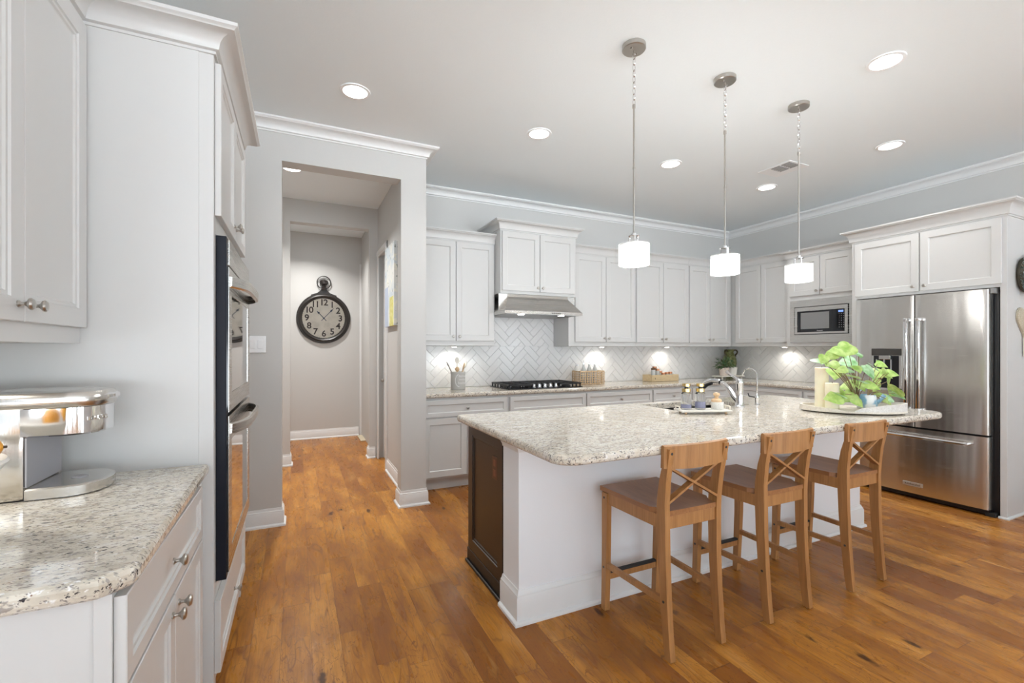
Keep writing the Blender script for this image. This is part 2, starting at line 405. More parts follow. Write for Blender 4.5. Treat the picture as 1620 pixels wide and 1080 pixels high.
for z in (.93, 1.07):
    mb = MB(); mb.lathe([(.028, 7.365), (.028, 7.355), (.012, 7.35), (.012, 7.33), (.026, 7.32), (.026, 7.30), (.01, 7.295)], (1.0, 0, z), 'y', 14); mb.obj('door_knob' if z < 1 else 'deadbolt', NICKEL, d1, True)
# living room window frames behind the camera
for i, x in enumerate((-2.9, -.6, 1.7, 4.2)):
    mb = MB()
    for a, b in ((x-.98, x-.92), (x-.025, x+.025), (x+.92, x+.98)): mb.box(a, b, -7.12, -7.05, .06, 2.95)
    for a, b in ((.06, .12), (1.45, 1.5), (2.89, 2.95)): mb.box(x-.98, x+.98, -7.12, -7.05, a, b)
    struct(mb.obj('window_%d' % (i+1), TRIM))

# ------------------------------------------------------------------ cabinets
def cabinet(name, label, group=None, loc=(0, 0, 0)): return thing(name, label, 'cabinet', loc, group)
FB = lambda y: frame((0, y, 0), (1, 0, 0), (0, -1, 0))      # faces -Y, u = world x
FRt = lambda x: frame((x, 0, 0), (0, 1, 0), (-1, 0, 0))     # faces -X, u = world y
FL = lambda x: frame((x, 0, 0), (0, 1, 0), (1, 0, 0))       # faces +X, u = world y
def add_door(t, M, u0, u1, z0, z1, kn=None, name='door', rail=.062, big=1.0, fine=False, m=None):
    mb = MB(M); mb.door(u0, u1, z0, z1, .001, .02, rail, fine); d = mb.obj(name, m or CAB, t)
    if kn: knob(M, kn[0], kn[1], .021, d, big)
    return d
G = .003
UG = 'white upper cabinets round the back corner'
# --- uppers, back wall: carcass front at y=4.42, doors to 4.40
yf = 4.42
def upper(name, label, x0, x1, doors, crown=True, z0=1.365, zt=2.43, y=yf, dz0=1.413, ctop=2.528, cpath=None):
    t = cabinet('wall_cabinet', label, UG, ((x0+x1)/2, y, z0))
    mb = MB(); mb.box(x0, x1, y, YB-.002, z0, zt+.02, .0015); mb.obj('body', CAB, t)
    M = FB(y); mid = (doors[0][1]+doors[-1][0])/2
    for i, (a, b) in enumerate(doors):
        k = (b-.03, dz0+.045) if i == 0 else (a+.03, dz0+.045)
        add_door(t, M, a, b, dz0, zt-.012, k)
    mb = MB(); sweep(mb, cpath or [(x1, y), (x0, y)], crown_prof(ctop, ctop-zt+.006, .062)); mb.obj('crown_moulding', CAB, t, True)
    return t
upper('', 'white two-door upper cabinet between the hall column and the range hood', 1.002, 1.876, [(1.03, 1.444), (1.450, 1.862)])
upper('', 'white two-door upper cabinet just right of the range hood, above the wicker basket', 2.792, 3.752, [(2.872, 3.300), (3.306, 3.735)])
upper('', 'white two-door upper cabinet above the wooden spice box on the back wall', 3.754, 4.625, [(3.765, 4.188), (4.194, 4.615)])
upper('', 'white two-door upper cabinet on the back wall beside the corner, above the green vase', 4.627, 5.435, [(4.645, 5.015), (5.021, 5.385)])
# hood cabinet, deeper and taller
t = cabinet('wall_cabinet', 'raised white two-door cabinet directly above the range hood', UG, (2.33, 4.27, 1.905))
mb = MB(); mb.box(1.878, 2.79, 4.27, YB-.002, 1.905, 2.56, .0015); mb.obj('body', CAB, t)
add_door(t, FB(4.27), 1.893, 2.325, 1.935, 2.54, (2.298, 1.975)); add_door(t, FB(4.27), 2.331, 2.765, 1.935, 2.54, (2.358, 1.975))
mb = MB(); sweep(mb, [(2.79, YB-.01), (2.79, 4.27), (1.878, 4.27), (1.878, YB-.01)], crown_prof(2.655, .105, .07)); mb.obj('crown_moulding', CAB, t, True)
# --- uppers, right wall
t = cabinet('wall_cabinet', 'white two-door upper cabinet in the corner left of the microwave', UG, (5.45, 3.99, 1.365))
mb = MB(); mb.box(5.45, XR-.002, 3.562, YB-.002, 1.365, 2.45, .0015); mb.obj('body', CAB, t)
add_door(t, FRt(5.45), 3.585, 3.965, 1.413, 2.418, (3.938, 1.458)); add_door(t, FRt(5.45), 3.971, 4.345, 1.413, 2.418, (3.998, 1.458))
mb = MB(); sweep(mb, [(5.45, 3.562), (5.45, 4.42), (5.437, 4.42)], crown_prof(2.528, .104, .062)); mb.obj('crown_moulding', CAB, t, True)
# microwave cabinet
t = cabinet('microwave_cabinet', 'white cabinet with two doors over the built-in microwave', None, (5.33, 3.16, 1.365))
mb = MB(); X0 = 5.35
mb.box(X0, XR-.002, 3.515, 3.56, 1.365, 2.42, .0015); mb.box(X0, XR-.002, 2.665, 2.815, 1.365, 2.42, .0015); mb.box(X0, XR-.002, 2.815, 3.515, 1.365, 1.403); mb.box(X0, XR-.002, 2.815, 3.515, 1.902, 2.42)
mb.box(5.7, XR-.002, 2.815, 3.515, 1.403, 1.902); mb.obj('body', CAB, t)
add_door(t, FRt(X0), 2.822, 3.168, 1.952, 2.388, (3.142, 1.995)); add_door(t, FRt(X0), 3.174, 3.52, 1.952, 2.388, (3.2, 1.995))
mb = MB(); sweep(mb, [(X0, 2.665), (X0, 3.56), (5.5, 3.56)], crown_prof(2.495, .090, .065)); mb.obj('crown_moulding', CAB, t, True)
# built-in microwave
t = thing('microwave', 'built-in stainless steel microwave with trim kit under the two small doors', 'microwave', (5.34, 3.165, 1.405))
M = FRt(5.345)
mb = MB(M)
for a in ((2.818, 2.868, 1.405, 1.90), (3.462, 3.512, 1.405, 1.90), (2.868, 3.462, 1.405, 1.497), (2.868, 3.462, 1.822, 1.90)): mb.box(a[0], a[1], -.02, .012, a[2], a[3])
mb.obj('trim_frame', STEEL, t)
mb = MB(M); mb.box(2.87, 3.46, -.3, -.012, 1.499, 1.82); mb.obj('cavity_shell', BLACK, t)
mb = MB(M)
for a in ((2.878, 2.908, 1.505, 1.814), (3.424, 3.452, 1.505, 1.814), (2.908, 3.424, 1.505, 1.526), (2.908, 3.424, 1.77, 1.814)): mb.box(a[0], a[1], -.02, .018, a[2], a[3])
mb.obj('door_frame', STEEL, t)
mb = MB(M); mb.box(2.909, 3.423, -.01, .013, 1.527, 1.769); dg = mb.obj('door_glass', BLKGLASS, t)
mb = MB(M); mb.box(3.07, 3.385, .013, .0145, 1.563, 1.75); mb.obj('window_screen', mat('microwave_window', (.22, .225, .23), .15), dg)
mb = MB(M); mb.box(2.925, 2.975, .013, .0142, 1.735, 1.755); mb.obj('display', emit('blue_display', (.25, .4, 1), 1.2), dg)
mb = MB()
TM = text_frame((5.3305, 0, 0), (0, -1, 0), (0, 0, 1))
for r in range(7):
    for c in range(3): text_into(mb, '123456789789012345678'[r*3+c], .013, (-(2.965-c*.022), 1.715-r*.024, 0), TM, .0003)
PRINT = mat('pale_print', (.6, .6, .62), .5); mb.obj('keypad', PRINT, dg)
mb = MB(); text_into(mb, 'KitchenAid', .014, (-3.17, 1.540, 0), TM, .0003); mb.obj('lettering', PRINT, dg)
# fridge enclosure
t = cabinet('fridge_cabinet', 'tall white surround with two wide doors above the refrigerator', None, (5.0, 2.1, 0))
mb = MB(); mb.box(5.0, XR-.002, 1.565, 1.605, 0, 2.40, .002); mb.box(5.0, XR-.002, 2.622, 2.662, 0, 2.40, .002); mb.box(5.0, XR-.002, 1.605, 2.622, 1.82, 2.40, .001); mb.obj('body', CAB, t)
add_door(t, FRt(5.0), 1.592, 2.106, 1.845, 2.360, (2.07, 1.887)); add_door(t, FRt(5.0), 2.116, 2.628, 1.845, 2.360, (2.152, 1.887))
mb = MB(); sweep(mb, [(XR-.002, 1.565), (5.0, 1.565), (5.0, 2.662), (5.36, 2.662)], crown_prof(2.492, .120, .075)); mb.obj('crown_moulding', CAB, t, True)
mb = MB(); sweep(mb, [(XR-.002, 1.565), (5.0, 1.565), (5.0, 1.612)], [(0, 0), (.014, 0), (.013, .008), (.006, .015), (0, .017)]); mb.obj('shoe_moulding', CAB, t, True)

# --- base cabinets, back wall
BG = 'white base cabinets under the back counter'
def base(label, u0, u1, M, y_or_x, drawers, doors, back=.6, kn=True, loc=(0, 0, 0)):
    t = cabinet('base_cabinet', label, BG, loc)
    mb = MB(M); mb.box(u0, u1, -back, 0, .115, .872, .0015); mb.obj('body', CAB, t)
    mb = MB(M); mb.box(u0, u1, -back, -.075, 0, .115); mb.obj('toe_kick', CAB, t)
    for a, b, k in drawers:
        add_door(t, M, a, b, .692, .848, ((a+b)/2, .77) if k else None, 'drawer', .045)
    for i, (a, b) in enumerate(doors):
        add_door(t, M, a, b, .135, .68, ((b-.03) if i % 2 == 0 else (a+.03), .64))
    return t
Mb = FB(4.15)
base('white base cabinet left of the cooktop with one drawer over two doors', 1.002, 1.915, Mb, 0, [(1.045, 1.893, True)], [(1.045, 1.467), (1.473, 1.893)], loc=(1.46, 4.15, 0))
base('white base cabinet directly under the gas cooktop', 1.917, 2.838, Mb, 0, [(1.925, 2.83, False)], [(1.925, 2.375), (2.381, 2.83)], loc=(2.38, 4.15, 0))
base('white base cabinet under the wicker basket, right of the cooktop', 2.84, 3.772, Mb, 0, [(2.848, 3.765, True)], [(2.848, 3.303), (3.309, 3.765)], loc=(3.3, 4.15, 0))
base('white base cabinet under the wooden spice box', 3.774, 4.40, Mb, 0, [(3.782, 4.392, True)], [(3.782, 4.392)], loc=(4.09, 4.15, 0))
base('white base cabinet in the back corner behind the faucet', 4.402, 5.74, Mb, 0, [(4.41, 5.12, True)], [(4.41, 5.12)], loc=(4.8, 4.15, 0))
Mr = FRt(5.19)
base('white base cabinet on the right wall seen past the filter faucet', 3.26, 4.12, Mr, 0, [(3.268, 4.07, False)], [(3.268, 3.665), (3.671, 4.07)], loc=(5.19, 3.7, 0))
base('narrow white base cabinet against the refrigerator surround', 2.665, 3.258, Mr, 0, [(2.672, 3.25, True)], [(2.672, 3.25)], loc=(5.19, 2.95, 0))
# --- back counter (L shape)
def off(poly, d):
    n = len(poly); out = []
    for i in range(n):
        p0 = Vector(poly[i-1]); p = Vector(poly[i]); p1 = Vector(poly[(i+1) % n])
        a = (p-p0).normalized(); b = (p1-p).normalized(); na = Vector((-a.y, a.x)); nb = Vector((-b.y, b.x)); m = na+nb
        m = m/max(m.dot(na), .2); out.append((p.x+m.x*d, p.y+m.y*d))
    return out
def slab(poly, z0, z1, hole=None):
    """poly counter-clockwise; rounded edge; optional hole"""
    mb = MB(); prof = [(.010, z0), (.003, z0+.006), (0, z0+.014), (0, z1-.012), (.004, z1-.004), (.011, z1)]
    L = [[(x, y, z) for x, y in off(poly, i)] for i, z in prof]
    if not hole: mb.loops(L); return mb
    mb.loops(L, False, False)
    mb.loops([[(x, y, z0) for x, y in hole], [(x, y, z1) for x, y in hole]], False, False)
    for z, l in ((z0, L[0]), (z1, L[-1])):
        bm = bmesh.new(); es = []
        for ring in ([(p[0], p[1], z) for p in l], [(x, y, z) for x, y in hole]):
            vs = [bm.verts.new(p) for p in ring]; es += [bm.edges.new((vs[i], vs[(i+1) % len(vs)])) for i in range(len(vs))]
        bmesh.ops.triangle_fill(bm, edges=es, use_beauty=True); mb.bm(bm)
    return mb
poly = [(1.003, 4.118), (5.155, 4.118), (5.155, 2.666), (5.798, 2.666), (5.798, 4.758), (1.003, 4.758)]
mb = slab(poly, .874, .914); tag(mb.obj('countertop', GRAN, loc=(1.0, 4.118, .874)), 'speckled granite worktop along the back wall and round the corner', 'countertop')

# --- herringbone backsplash
def tiles(mb, M, u0, u1, z0, z1, Wd=.075, Ln=.225, seed=1, y=.001):
    rnd = random.Random(seed); c, s = math.cos(PI/4), math.sin(PI/4); g = .0011
    def clip(P, f):
        out = []
        for i in range(len(P)):
            a, b = P[i-1], P[i]; fa, fb = f(a), f(b)
            if (fa >= 0) != (fb >= 0): k = fa/(fa-fb); out.append((a[0]+(b[0]-a[0])*k, a[1]+(b[1]-a[1])*k))
            if fb >= 0: out.append(b)
        return out
    mb.M = M
    N = int((u1-u0+z1-z0)/Wd)+12
    for i in range(-N, N):
        for j in range(-N, N):
            ox, oy = i*Wd+j*Ln, i*Wd-j*Ln
            cu, cz = u0+(ox*c-oy*s), z0+(ox*s+oy*c)
            if cu < u0-.5 or cu > u1+.5 or cz < z0-.5 or cz > z1+.5: continue
            for a0, a1, b0, b1 in ((0, Ln, 0, Wd), (0, Wd, Wd, Wd+Ln)):
                P = [(a0+g, b0+g), (a1-g, b0+g), (a1-g, b1-g), (a0+g, b1-g)]
                P = [(u0+((ox+x)*c-(oy+yy)*s), z0+((ox+x)*s+(oy+yy)*c)) for x, yy in P]
                for f in (lambda p: p[0]-u0, lambda p: u1-p[0], lambda p: p[1]-z0, lambda p: z1-p[1]):
                    if len(P) > 2: P = clip(P, f)
                if len(P) < 3: continue
                mu = sum(p[0] for p in P)/len(P); mz = sum(p[1] for p in P)/len(P)
                ru = max(abs(p[0]-mu) for p in P); 
                if ru < .004: continue
                tu, tz = rnd.uniform(-.014, .014), rnd.uniform(-.014, .014)
                def pt(p, h, k=0):
                    du, dz = p[0]-mu, p[1]-mz; l = math.hypot(du, dz) or 1; r = max(0, 1-k/l)
                    return (mu+du*r, y+h+(du*tu+dz*tz if h > .003 else 0), mz+dz*r)
                mb.loops([[pt(p, 0) for p in P], [pt(p, .004) for p in P], [pt(p, .0062, .003) for p in P]], False, True)
TILE = mat('glossy_white_tile', (.80, .80, .80), .07); tt = NT(TILE)
tt.bump(tt.noise(tt.pos(), 26, 2), .22, .008)
GROUT = mat('tile_grout', (.80, .80, .79), .8)
bs = thing('backsplash', 'glossy white herringbone tile backsplash above the granite worktop', 'backsplash', (3.4, YB, .915))
mb = MB(); tiles(mb, FB(YB-.003), 1.003, 5.786, .916, 1.363, seed=2); mb.obj('back_tiles', TILE, bs)
mb = MB(); tiles(mb, FB(YB-.003), 1.878, 2.79, 1.363, 1.903, seed=5); mb.obj('hood_tiles', TILE, bs)
mb = MB(); tiles(mb, FRt(XR-.003), 2.664, 4.748, .916, 1.363, seed=3); mb.obj('side_tiles', TILE, bs)
mb = MB(); mb.box(1.003, 5.797, YB-.004, YB-.001, .915, 1.364); mb.box(1.878, 2.79, YB-.004, YB-.001, 1.364, 1.904); mb.box(XR-.004, XR-.001, 2.664, YB-.004, .915, 1.364); mb.obj('grout', GROUT, bs)

# --- range hood
t = thing('range_hood', 'slanted stainless steel range hood under the raised cabinet', 'range hood', (2.32, 4.4, 1.69))
mb = MB()
bt = lambda z, x0, x1, y0: [(x0, y0, z), (x1, y0, z), (x1, YB-.015, z), (x0, YB-.015, z)]
mb.loops([bt(1.690, 1.862, 2.782, 4.125), bt(1.718, 1.862, 2.782, 4.120), bt(1.722, 1.866, 2.778, 4.128), bt(1.872, 1.965, 2.690, 4.27), bt(1.90, 1.965, 2.690, 4.275)])
mb.obj('canopy', STEEL, t)
mb = MB(); mb.box(1.852, 1.862, 4.40, YB-.015, 1.69, 1.90); mb.obj('side_plate', mat('dark_steel', (.2, .2, .2), .4, .8), t)
mb = MB(); mb.box(1.866, 2.785, 4.285, 4.292, 1.722, 1.903); mb.obj('back_plate', STEEL, t)
for x in (2.08, 2.56):
    mb = MB(); mb.lathe([(.035, 1.684), (.035, 1.691)], (x, 4.2, 0), 'z', 18); mb.obj('lamp', PUCK, t)
mb = MB(FB(4.121))
for k in range(5): mb.box(2.40+k*.024, 2.414+k*.024, 0, .002, 1.701, 1.708)
mb.obj('button_strip', BLACK, t)
mb = MB()
for k in range(4): mb.beam((1.885+k*.014, 4.16+k*.03, 1.735), (1.915+k*.012, 4.20+k*.03, 1.79+k*.008), .004, .004)
mb.obj('vent_slots', BLACK, t)
mb = MB(); mb.box(1.90, 2.74, 4.17, 4.70, 1.686, 1.692); mb.obj('filter', mat('filter_grey', (.35, .35, .35), .4, .7), t)

# --- gas cooktop
t = thing('cooktop', 'black gas cooktop with silver knobs set in the back counter', 'cooktop', (2.38, 4.42, .914))
mb = MB(); mb.box(1.93, 2.83, 4.19, 4.68, .9145, .924, .003); mb.obj('tray', BLKGLASS, t)
bp_ = [(2.06, 4.31), (2.06, 4.55), (2.38, 4.47), (2.69, 4.31), (2.69, 4.55)]
for x, y in bp_:
    mb = MB(); mb.lathe([(.05, .924), (.05, .932), (.036, .934), (.036, .944), (.01, .946)], (x, y, 0), 'z', 20); mb.obj('burner', BLKMET, t, True)
for x0, x1 in ((1.945, 2.225), (2.235, 2.525), (2.535, 2.815)):
    mb = MB(); y0, y1 = (4.20, 4.665) if x0 != 2.235 else (4.31, 4.665)
    for x in (x0+.006, (x0+x1)/2, x1-.006): mb.box(x-.006, x+.006, y0, y1, .950, .966)
    for k in range(4): y = y0+.006+(y1-y0-.012)*k/3; mb.box(x0, x1, y-.006, y+.006, .950, .966)
    for x in (x0+.008, x1-.008):
        for k in range(7): y = y0+.008+(y1-y0-.016)*k/6; mb.box(x-.006, x+.006, y-.007, y+.007, .924, .952)
    mb.obj('grate', BLKMET, t)
for k in range(5):
    mb = MB(); mb.lathe([(.024, .924), (.024, .930), (.019, .932), (.018, .960), (.014, .963)], (2.285+k*.068-.04, 4.235, 0), 'z', 16); mb.box(2.285+k*.068-.044, 2.285+k*.068-.036, 4.217, 4.253, .955, .968); mb.obj('control_knob', CHROME, t, True)

# --- things on the back counter
t = thing('utensil_crock', 'grey stoneware crock holding wooden utensils left of the cooktop', 'crock', (1.50, 4.5, .914))
CROCK = mat('grey_stoneware', (.50, .49, .47), .6)
mb = MB(); mb.lathe([(.070, .9145), (.074, .92), (.074, 1.075), (.078, 1.080), (.078, 1.095), (.069, 1.095), (.066, 1.0), (.002, .93)], (1.50, 4.5, 0), 'z', 28); mb.obj('body', CROCK, t, True)
mb = MB()
for k, (wd, sz) in enumerate((('home', .03), ('sweet', .026), ('home', .036))):
    TMc = text_frame((1.505, 4.4235, 1.055-k*.035), (1, 0, 0), (0, 0, 1)); text_into(mb, wd, sz, (.012, 0, 0), TMc, .0006)
mb.obj('lettering', mat('pale_glaze', (.74, .74, .74), .5), t)
mb = MB(); pts = [(1.49+.045*math.cos(math.radians(a)), 4.4235-.0, 1.01+.065*math.sin(math.radians(a))) for a in range(100, 271, 17)]
mb.tube(pts, [.0015]+[.004]*(len(pts)-2)+[.0015], 6); mb.obj('crescent_mark', mat('pale_glaze_mark', (.72, .72, .72), .5), t)
def utensil(name, label, p0, p1, m, head, rot=0):
    o = MB(); o.tube([p0, p1], .006, 8); h = MB()
    d = (Vector(p1)-Vector(p0)).normalized(); c = Vector(p1)+d*head[2]*.8
    R = d.to_track_quat('Z', 'Y').to_matrix().to_4x4(); R.translation = c
    b = MB(R); b.sphere((0, 0, 0), 1, 12, 8, (head[0], head[1], head[2]))
    o.v += b.v; o.f += [tuple(i+len(o.v)-len(b.v) for i in f) for f in b.f]
    return tag(o.obj(name, m, None, True, loc=p0), label, 'utensil', 'utensils in the grey crock')
SP = [((1.50, 4.50, .95), (1.405, 4.50, 1.145), mat('steel_spoon', (.35, .35, .35), .3, 1), (.014, .007, .035), 'dark metal spoon leaning left in the crock'),
      ((1.50, 4.51, .95), (1.50, 4.53, 1.185), OFFWH, (.024, .007, .035), 'tall pale spatula standing in the middle of the crock'),
      ((1.51, 4.49, .95), (1.545, 4.47, 1.125), BEECH, (.030, .008, .036), 'broad wooden spoon leaning right in the crock'),
      ((1.52, 4.50, .95), (1.575, 4.52, 1.135), TRAYW, (.026, .006, .036), 'pale wooden turner at the right rim of the crock'),
      ((1.49, 4.49, .95), (1.475, 4.45, 1.105), BEECH, (.022, .008, .026), 'short wooden spoon at the front of the crock')]
for p0, p1, m, h, l in SP: utensil('utensil', l, p0, p1, m, h)

# wicker basket with bottles
WICK = wood('woven_cane', (.50, .33, .18), (.72, .56, .38), .7, (60, 60, 60))
t = thing('wicker_basket', 'open woven cane basket holding bottles right of the cooktop', 'basket', (3.14, 4.55, .914))
mb = MB()
bx0, bx1, by0, by1 = 2.965, 3.30, 4.44, 4.60
for k in range(6):
    z = .924+k*.028
    mb.tube([(bx0, by0, z), (bx1, by0, z), (bx1, by1, z), (bx0, by1, z)], .0042, 6, True)
for k in range(11): x = bx0+(bx1-bx0)*k/10; mb.box(x-.005, x+.005, by0-.005, by0+.001, .916, 1.064); mb.box(x-.005, x+.005, by1-.001, by1+.005, .916, 1.064)
for k in range(6): y = by0+(by1-by0)*k/5; mb.box(bx0-.005, bx0+.001, y-.006, y+.006, .916, 1.064); mb.box(bx1-.001, bx1+.005, y-.006, y+.006, .916, 1.064)
mb.tube([(bx0, by0, 1.066), (bx1, by0, 1.066), (bx1, by1, 1.066), (bx0, by1, 1.066)], .009, 8, True)
mb.obj('weave', WICK, t)
mb = MB(); mb.box(bx0, bx1, by0, by1, .916, .924); mb.obj('bottom', WICK, t)
MILK = mat('frosted_bottle_glass', (.70, .73, .72), .15, 0, .5, Transmission_Weight=.35)
for i, (x, l) in enumerate(((3.065, 'leftmost tall oil bottle with steel pourer in the cane basket'), (3.145, 'middle oil bottle of three in the cane basket'), (3.225, 'rightmost oil bottle in the cane basket, nearest the basket end'))):
    b = thing('oil_bottle', l, 'bottle', (x, 4.52, .925), 'bottles in the cane basket')
    mb = MB(); mb.lathe([(.029, .926), (.032, .932), (.032, 1.06), (.026, 1.09), (.013, 1.125), (.011, 1.15)], (x, 4.52, 0), 'z', 18); mb.obj('body', MILK, b, True)
    mb = MB(); mb.lathe([(.012, 1.15), (.012, 1.162), (.006, 1.166), (.004, 1.19), (.003, 1.195)], (x, 4.52, 0), 'z', 12); mb.obj('pourer', CHROME, b, True)
b = thing('salt_jar', 'short white jar behind the oil bottles at the basket left end', 'jar', (3.0, 4.565, .925))
mb = MB(); mb.lathe([(.026, .926), (.03, .935), (.03, 1.11), (.018, 1.13)], (3.005, 4.565, 0), 'z', 18); mb.obj('body', CERAM, b, True)
mb = MB(); mb.lathe([(.020, 1.13), (.020, 1.145), (.008, 1.15)], (3.005, 4.565, 0), 'z', 14); mb.obj('lid', WHITE, b, True)
# wooden spice box with jars
t = thing('spice_box', 'low rustic wooden box of spice jars on the back counter', 'box', (4.27, 4.53, .914))
x0, x1, y0, y1 = 4.045, 4.50, 4.45, 4.62
mb = MB()
mb.box(x0, x1, y0, y0+.012, .916, 1.0, .002); mb.box(x0, x1, y1-.012, y1, .916, 1.0, .002); mb.box(x0, x0+.012, y0+.012, y1-.012, .916, 1.0, .002); mb.box(x1-.012, x1, y0+.012, y1-.012, .916, 1.0, .002)
mb.obj('side_boards', BOXW, t)
mb = MB(); mb.box(x0+.01, x1-.01, y0+.01, y1-.01, .9155, .925); mb.obj('bottom', BOXW, t)
mb = MB(); mb.box(x0+.055, x0+.062, y0-.002, y0, .945, .965); mb.obj('handle_slot', BLKMET, t)
jar = [(4.115, 4.50, 1.075, 'tall spice jar with dark lid at the left end of the spice box'), (4.185, 4.50, 1.065, 'tall spice jar with copper lid, second from the spice box left end'), (4.205, 4.575, 1.09, 'tallest spice jar standing in the back row of the spice box'),
       (4.285, 4.50, 1.012, 'short copper-lidded jar right of the tall ones in the spice box'), (4.35, 4.505, 1.018, 'short copper-lidded spice jar, second from the spice box right end'), (4.42, 4.52, 1.02, 'short spice jar at the right end of the spice box'), (4.30, 4.575, 1.03, 'short jar in the back row of the spice box')]
for i, (x, y, zt, l) in enumerate(jar):
    b = thing('spice_jar', l, 'jar', (x, y, .926), 'jars in the wooden spice box')
    mb = MB(); mb.lathe([(.026, .926), (.028, .93), (.028, zt-.02), (.024, zt-.01)], (x, y, 0), 'z', 16); mb.obj('glass', MILK, b, True)
    mb = MB(); mb.lathe([(.027, zt-.011), (.027, zt+.012), (.022, zt+.014)], (x, y, 0), 'z', 16); mb.obj('lid', mat('dark_copper', (.16, .09, .05), .4, .8) if i == 0 else COPPER, b, True)
# corner: little riser, pots, vase
t = thing('riser_shelf', 'small white footed riser in the back corner under the pots', 'riser', (5.42, 4.42, .914))
mb = MB(); mb.box(5.15, 5.60, 4.33, 4.50, .952, .966, .003); mb.obj('shelf', OFFWH, t)
for x in (5.19, 5.56):
    for y in (4.355, 4.475):
        mb = MB(); mb.lathe([(.010, .915), (.016, .925), (.008, .935), (.014, .952)], (x, y, 0), 'z', 12); mb.obj('foot', OFFWH, t, True)
t = thing('handled_vase', 'olive green vase with two scrolled handles in the back corner', 'vase', (5.63, 4.60, .914))
OLIVE = mat('olive_glaze', (.12, .14, .04), .3); tv = NT(OLIVE)
tv.set('Base Color', tv.mix(tv.ramp(tv.noise(tv.pos(), 30, 3), [(.4, 0.0), (.7, 1.0)]), (.10, .12, .035), (.26, .27, .12)))
VC = (5.63, 4.60, 0)
mb = MB(); mb.lathe([(.045, .915), (.05, .93), (.075, 1.02), (.095, 1.12), (.09, 1.19), (.065, 1.25), (.052, 1.285), (.058, 1.31), (.075, 1.325), (.066, 1.325), (.045, 1.29), (.002, 1.2)], VC, 'z', 28); mb.obj('body', OLIVE, t, True)
for s in (-1, 1):
    pts = [(VC[0]+s*r, VC[1]-.02*abs(r)/.1, z) for r, z in ((.055, 1.300), (.085, 1.318), (.115, 1.312), (.130, 1.288), (.118, 1.262), (.100, 1.250), (.095, 1.225), (.088, 1.20))]
    mb = MB(); mb.tube(pts, .011, 8); mb.obj('handle', mat('dark_olive_glaze', (.06, .045, .02), .4), t, True)
t = thing('white_square_pot', 'cream square pot on the riser in front of the green vase', 'pot', (5.42, 4.40, .966))
mb = MB(); mb.loops([[(5.42-a, 4.41-a, z), (5.42+a, 4.41-a, z), (5.42+a, 4.41+a, z), (5.42-a, 4.41+a, z)] for a, z in ((.046, .967), (.050, .975), (.060, 1.085), (.052, 1.085), (.048, .99))]); mb.obj('body', CERAM, t)
def leafmesh(mb, c, L, W, d, nrm, curl=.15, n=5):
    d = Vector(d).normalized(); nrm = Vector(nrm); s_ = d.cross(nrm).normalized(); nrm = s_.cross(d).normalized(); c = Vector(c); R0 = []; 
    for i in range(n+1):
        t_ = i/n; wd = W*(math.sin(PI*min(1, (t_*.9+.12))**.8))*.5; 
        if i == n: wd = .0005
        m = c+d*L*t_-nrm*curl*L*t_*t_
        R0.append((m-s_*wd+nrm*wd*.35, m, m+s_*wd+nrm*wd*.35))
    vs = [p for r in R0 for p in r]; fs = []
    for i in range(n):
        a = i*3; b = a+3; fs += [(a, a+1, b+1, b), (a+1, a+2, b+2, b+1)]
    k = len(vs); vs2 = vs+[v-nrm*.0012 for v in vs]; fs2 = fs+[tuple(k+i for i in reversed(f)) for f in fs]
    mb.add(vs2, fs2)
def leafmat(name, a, b, c=None):
    m = mat(name, a, .35); t_ = NT(m)
    t_.set('Base Color', t_.mix(t_.ramp(t_.noise(t_.pos(), 28, 3), [(.35, 0.0), (.65, 1.0)]), a, b)); t_.p.inputs['Subsurface Weight'].default_value = .1; return m
t = thing('small_potted_plant', 'bushy dark green plant in a pink-white pot on the corner riser', 'plant', (5.27, 4.40, .966))
mb = MB(); mb.loops([[(5.27+r*math.cos(a), 4.40+r*math.sin(a), z) for a in (2*PI*k/20 for k in range(20))] for r, z in ((.045, .967), (.048, .972), (.066, 1.075), (.060, 1.075), (.055, 1.05))]); mb.obj('pot', mat('blush_ceramic', (.72, .63, .57), .5), t, True)
mb = MB(); rnd = random.Random(4)
for k in range(130):
    a = rnd.uniform(0, 2*PI); el = rnd.uniform(.05, 1.35); r = rnd.uniform(.02, .13)
    d = Vector((math.cos(a)*math.cos(el)*1.25, math.sin(a)*math.cos(el)*.7, math.sin(el)))
    c = Vector((5.27, 4.39, 1.075))+d*r; leafmesh(mb, c, rnd.uniform(.035, .06), .02, d+Vector((rnd.uniform(-.4, .4), rnd.uniform(-.4, .4), rnd.uniform(-.5, .1))), (rnd.uniform(-.3, .3), -.5, 1), .3, 3)
mb.obj('foliage', leafmat('dark_leaf', (.025, .07, .02), (.10, .20, .08)), t)

